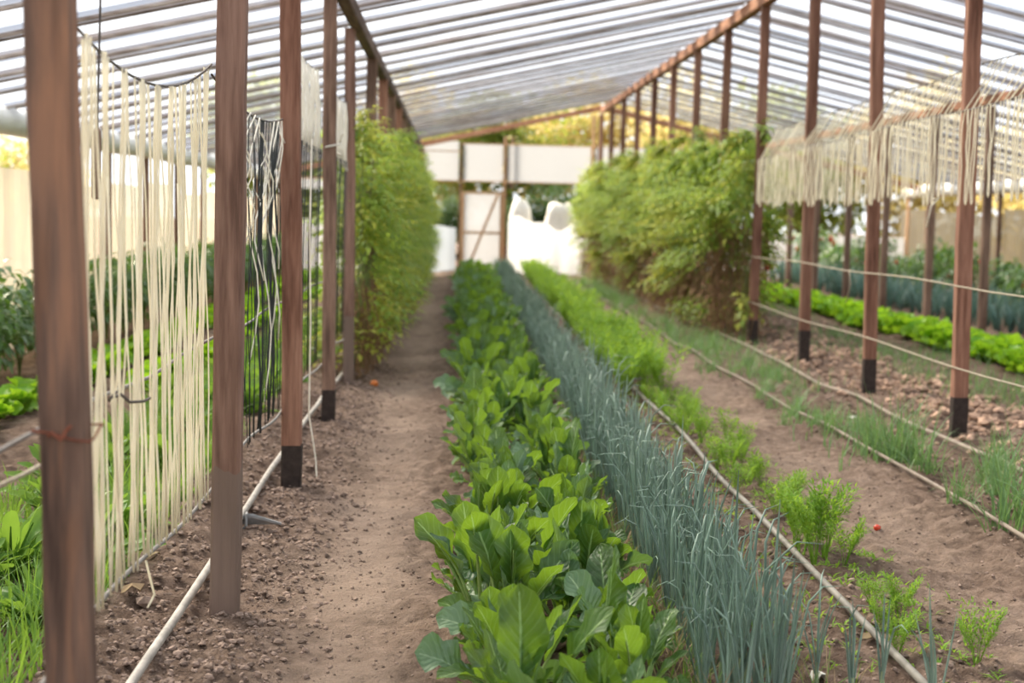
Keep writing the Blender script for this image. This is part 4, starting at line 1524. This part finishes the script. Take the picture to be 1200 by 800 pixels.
# ------------------------------------------------------------------ small things on the soil
def scrap(x, y, w, d, mat, label, cat, seed, name, lift=.02, rz=0.0):
    rr = random.Random(seed)
    mb = MB()
    n = 9
    V = [(0, 0, lift)]
    for i in range(n):
        a = 2 * math.pi * i / n
        k = rr.uniform(.75, 1.1)
        V.append((math.cos(a) * w / 2 * k, math.sin(a) * d / 2 * k, rr.uniform(.0, lift)))
    m_ = len(V)
    V += [(p[0], p[1], p[2] - .002) for p in V]
    F = [(0, 1 + i, 1 + (i + 1) % n) for i in range(n)] + [(m_, m_ + 1 + (i + 1) % n, m_ + 1 + i) for i in range(n)]
    F += [(1 + i, m_ + 1 + i, m_ + 1 + (i + 1) % n, 1 + (i + 1) % n) for i in range(n)]
    mb.add(V, F)
    o = mb.build(name, mat, None, False, (x, y, gh(x, y) + .004))
    o.rotation_euler = (0, 0, rz)
    tag(o, label, cat)


scrap(-.98, 5.10, .055, .07, M['straw'], 'folded pale scrap lying at the foot of the cream strings', 'scrap', 1, 'dry_leaf')
scrap(-.95, 4.62, .07, .06, M['straw'], 'curled dead leaf beside the lump of soil', 'leaf', 2, 'dry_leaf', .035)
scrap(-1.10, 7.0, .09, .04, M['tagwhite'], 'white plastic plant tag on the soil below the black strings', 'tag', 3, 'plant_tag', .012, .3)
scrap(1.0, 3.98, .05, .05, M['tagwhite'], 'crumpled white scrap on the soil beside the nearest onions', 'scrap', 4, 'paper_scrap', .03)
scrap(1.22, 4.28, .05, .04, M['straw'], 'dry brown leaf lying under the pipe by the carrots', 'leaf', 5, 'dry_leaf', .02)
scrap(2.45, 9.2, .07, .05, M['tagwhite'], 'pale stone-like scrap on the grassy strip by the ridge posts', 'scrap', 6, 'paper_scrap', .03)
o = place('tomato', TOM, None, (1.72, 6.0, gh(1.72, 6.0) + .008), (0, 0, 0), .5)
tag(o, 'tiny fallen red tomato on the bare right path', 'tomato')
o = place('tomato', ORG, None, (-.52, 10.55, gh(-.52, 10.55) + .02), (0, 0, 0), 1.0)
tag(o, 'fallen orange tomato at the foot of the vine row', 'tomato')


def stone(x, y, s, seed, label):
    rng = np.random.default_rng(seed)
    mb = MB()
    V = ICO_V * (1 + rng.uniform(-.2, .2, (12, 1))) * np.array([1, .8, .6]) * s
    mb.add(V, ICO_F)
    o = mb.build('soil_lump', M['clod'], None, False, (x, y, gh(x, y) + s * .35))
    tag(o, label, 'soil lump')


stone(-.90, 4.58, .035, 1, 'rounded brown lump of soil by the dead leaf')
stone(-.99, 5.9, .05, 2, 'dark lump of soil under the far end of the cream strings')

# ------------------------------------------------------------------ trees beyond the gable and the walls
def crown_mesh(seed, R, H, n, L, mat):
    rr = random.Random(seed)
    mb = MB()
    blobs = [(rnd_dir(rr) * .55, rr.uniform(.4, .65)) for _ in range(9)]
    for _ in range(n):
        c, r = rr.choice(blobs)
        d = rnd_dir(rr)
        p = c + d * r * rr.random() ** .35
        leaf_card(mb, Vector((p.x * R, p.y * R, p.z * H)), d + rnd_dir(rr), Vector((0, 0, 1)), L * rr.uniform(.7, 1.3), L * .6)
    return mb.mesh('crown', mat, False)


CROWN = {'green': crown_mesh(1, 1, 1, 5200, .10, M['tree_green']), 'gold': crown_mesh(2, 1, 1, 5200, .10, M['tree_sunlit']), 'dark': crown_mesh(3, 1, 1, 5200, .10, M['tree_dark'])}
_mb = MB(); tube(_mb, [(0, 0, -.1), (.02, 0, .5), (0, .02, 1.0)], [.06, .045, .03], 8, False)
TRUNK = _mb.mesh('trunk', M['bark'], True)


def tree(x, y, R, zc, H, kind, label, group, seed):
    rr = random.Random(seed)
    root = empty('broadleaf_tree', (x, y, 0), 0)
    tag(root, label, 'tree', group)
    place('trunk', TRUNK, root, (0, 0, 0), (0, 0, 0), (R, R, zc))
    place('crown', CROWN[kind], root, (0, 0, zc), (0, 0, rr.uniform(0, 6.28)), (R, R, H))['kind'] = 'stuff'


LB = {'green': 'olive green broadleaf tree standing beyond the gable end', 'gold': 'golden sunlit broadleaf tree standing beyond the gable end', 'dark': 'dark green rounded tree standing just behind the gable end'}
for i, (x, y, R, zc, H, k) in enumerate([(-4.5, 41, 2.6, 2.6, 2.4, 'green'), (-1.2, 43, 2.6, 2.4, 2.6, 'gold'), (1.4, 40, 2.2, 2.9, 1.6, 'green'), (3.4, 42, 2.4, 2.9, 2.0, 'gold'),
                                         (6.2, 41, 2.6, 2.8, 2.2, 'gold'), (9.5, 42, 2.8, 2.8, 2.4, 'green'), (12.5, 40, 2.6, 2.8, 2.4, 'gold'),
                                         (-0.35, 34.6, 0.62, 1.05, .85, 'dark'), (1.75, 36.5, 1.0, 1.15, .85, 'dark'), (2.9, 36.2, .9, 1.2, .8, 'dark')]):
    tree(x, y, R, zc, H, k, LB[k], 'trees beyond the gable: ' + k, 40 + i)
for i in range(9):
    k = 'gold' if i % 3 else 'green'
    tree(13.5 + (i % 2) * 1.2, 10 + i * 3.0, 2.2, 2.2, 2.1, k, ('golden sunlit' if k == 'gold' else 'olive green') + ' broadleaf tree beyond the cream wall behind the peppers', 'trees beyond the pepper wall: ' + k, 70 + i)
for i in range(7):
    k = 'green' if i % 3 else 'gold'
    tree(-9.5 - (i % 2) * 1.2, 12 + i * 3.6, 2.2, 1.4, 1.3, k, ('golden sunlit' if k == 'gold' else 'olive green') + ' broadleaf tree beyond the cream wall behind the strings', 'trees beyond the wall behind the strings: ' + k, 90 + i)
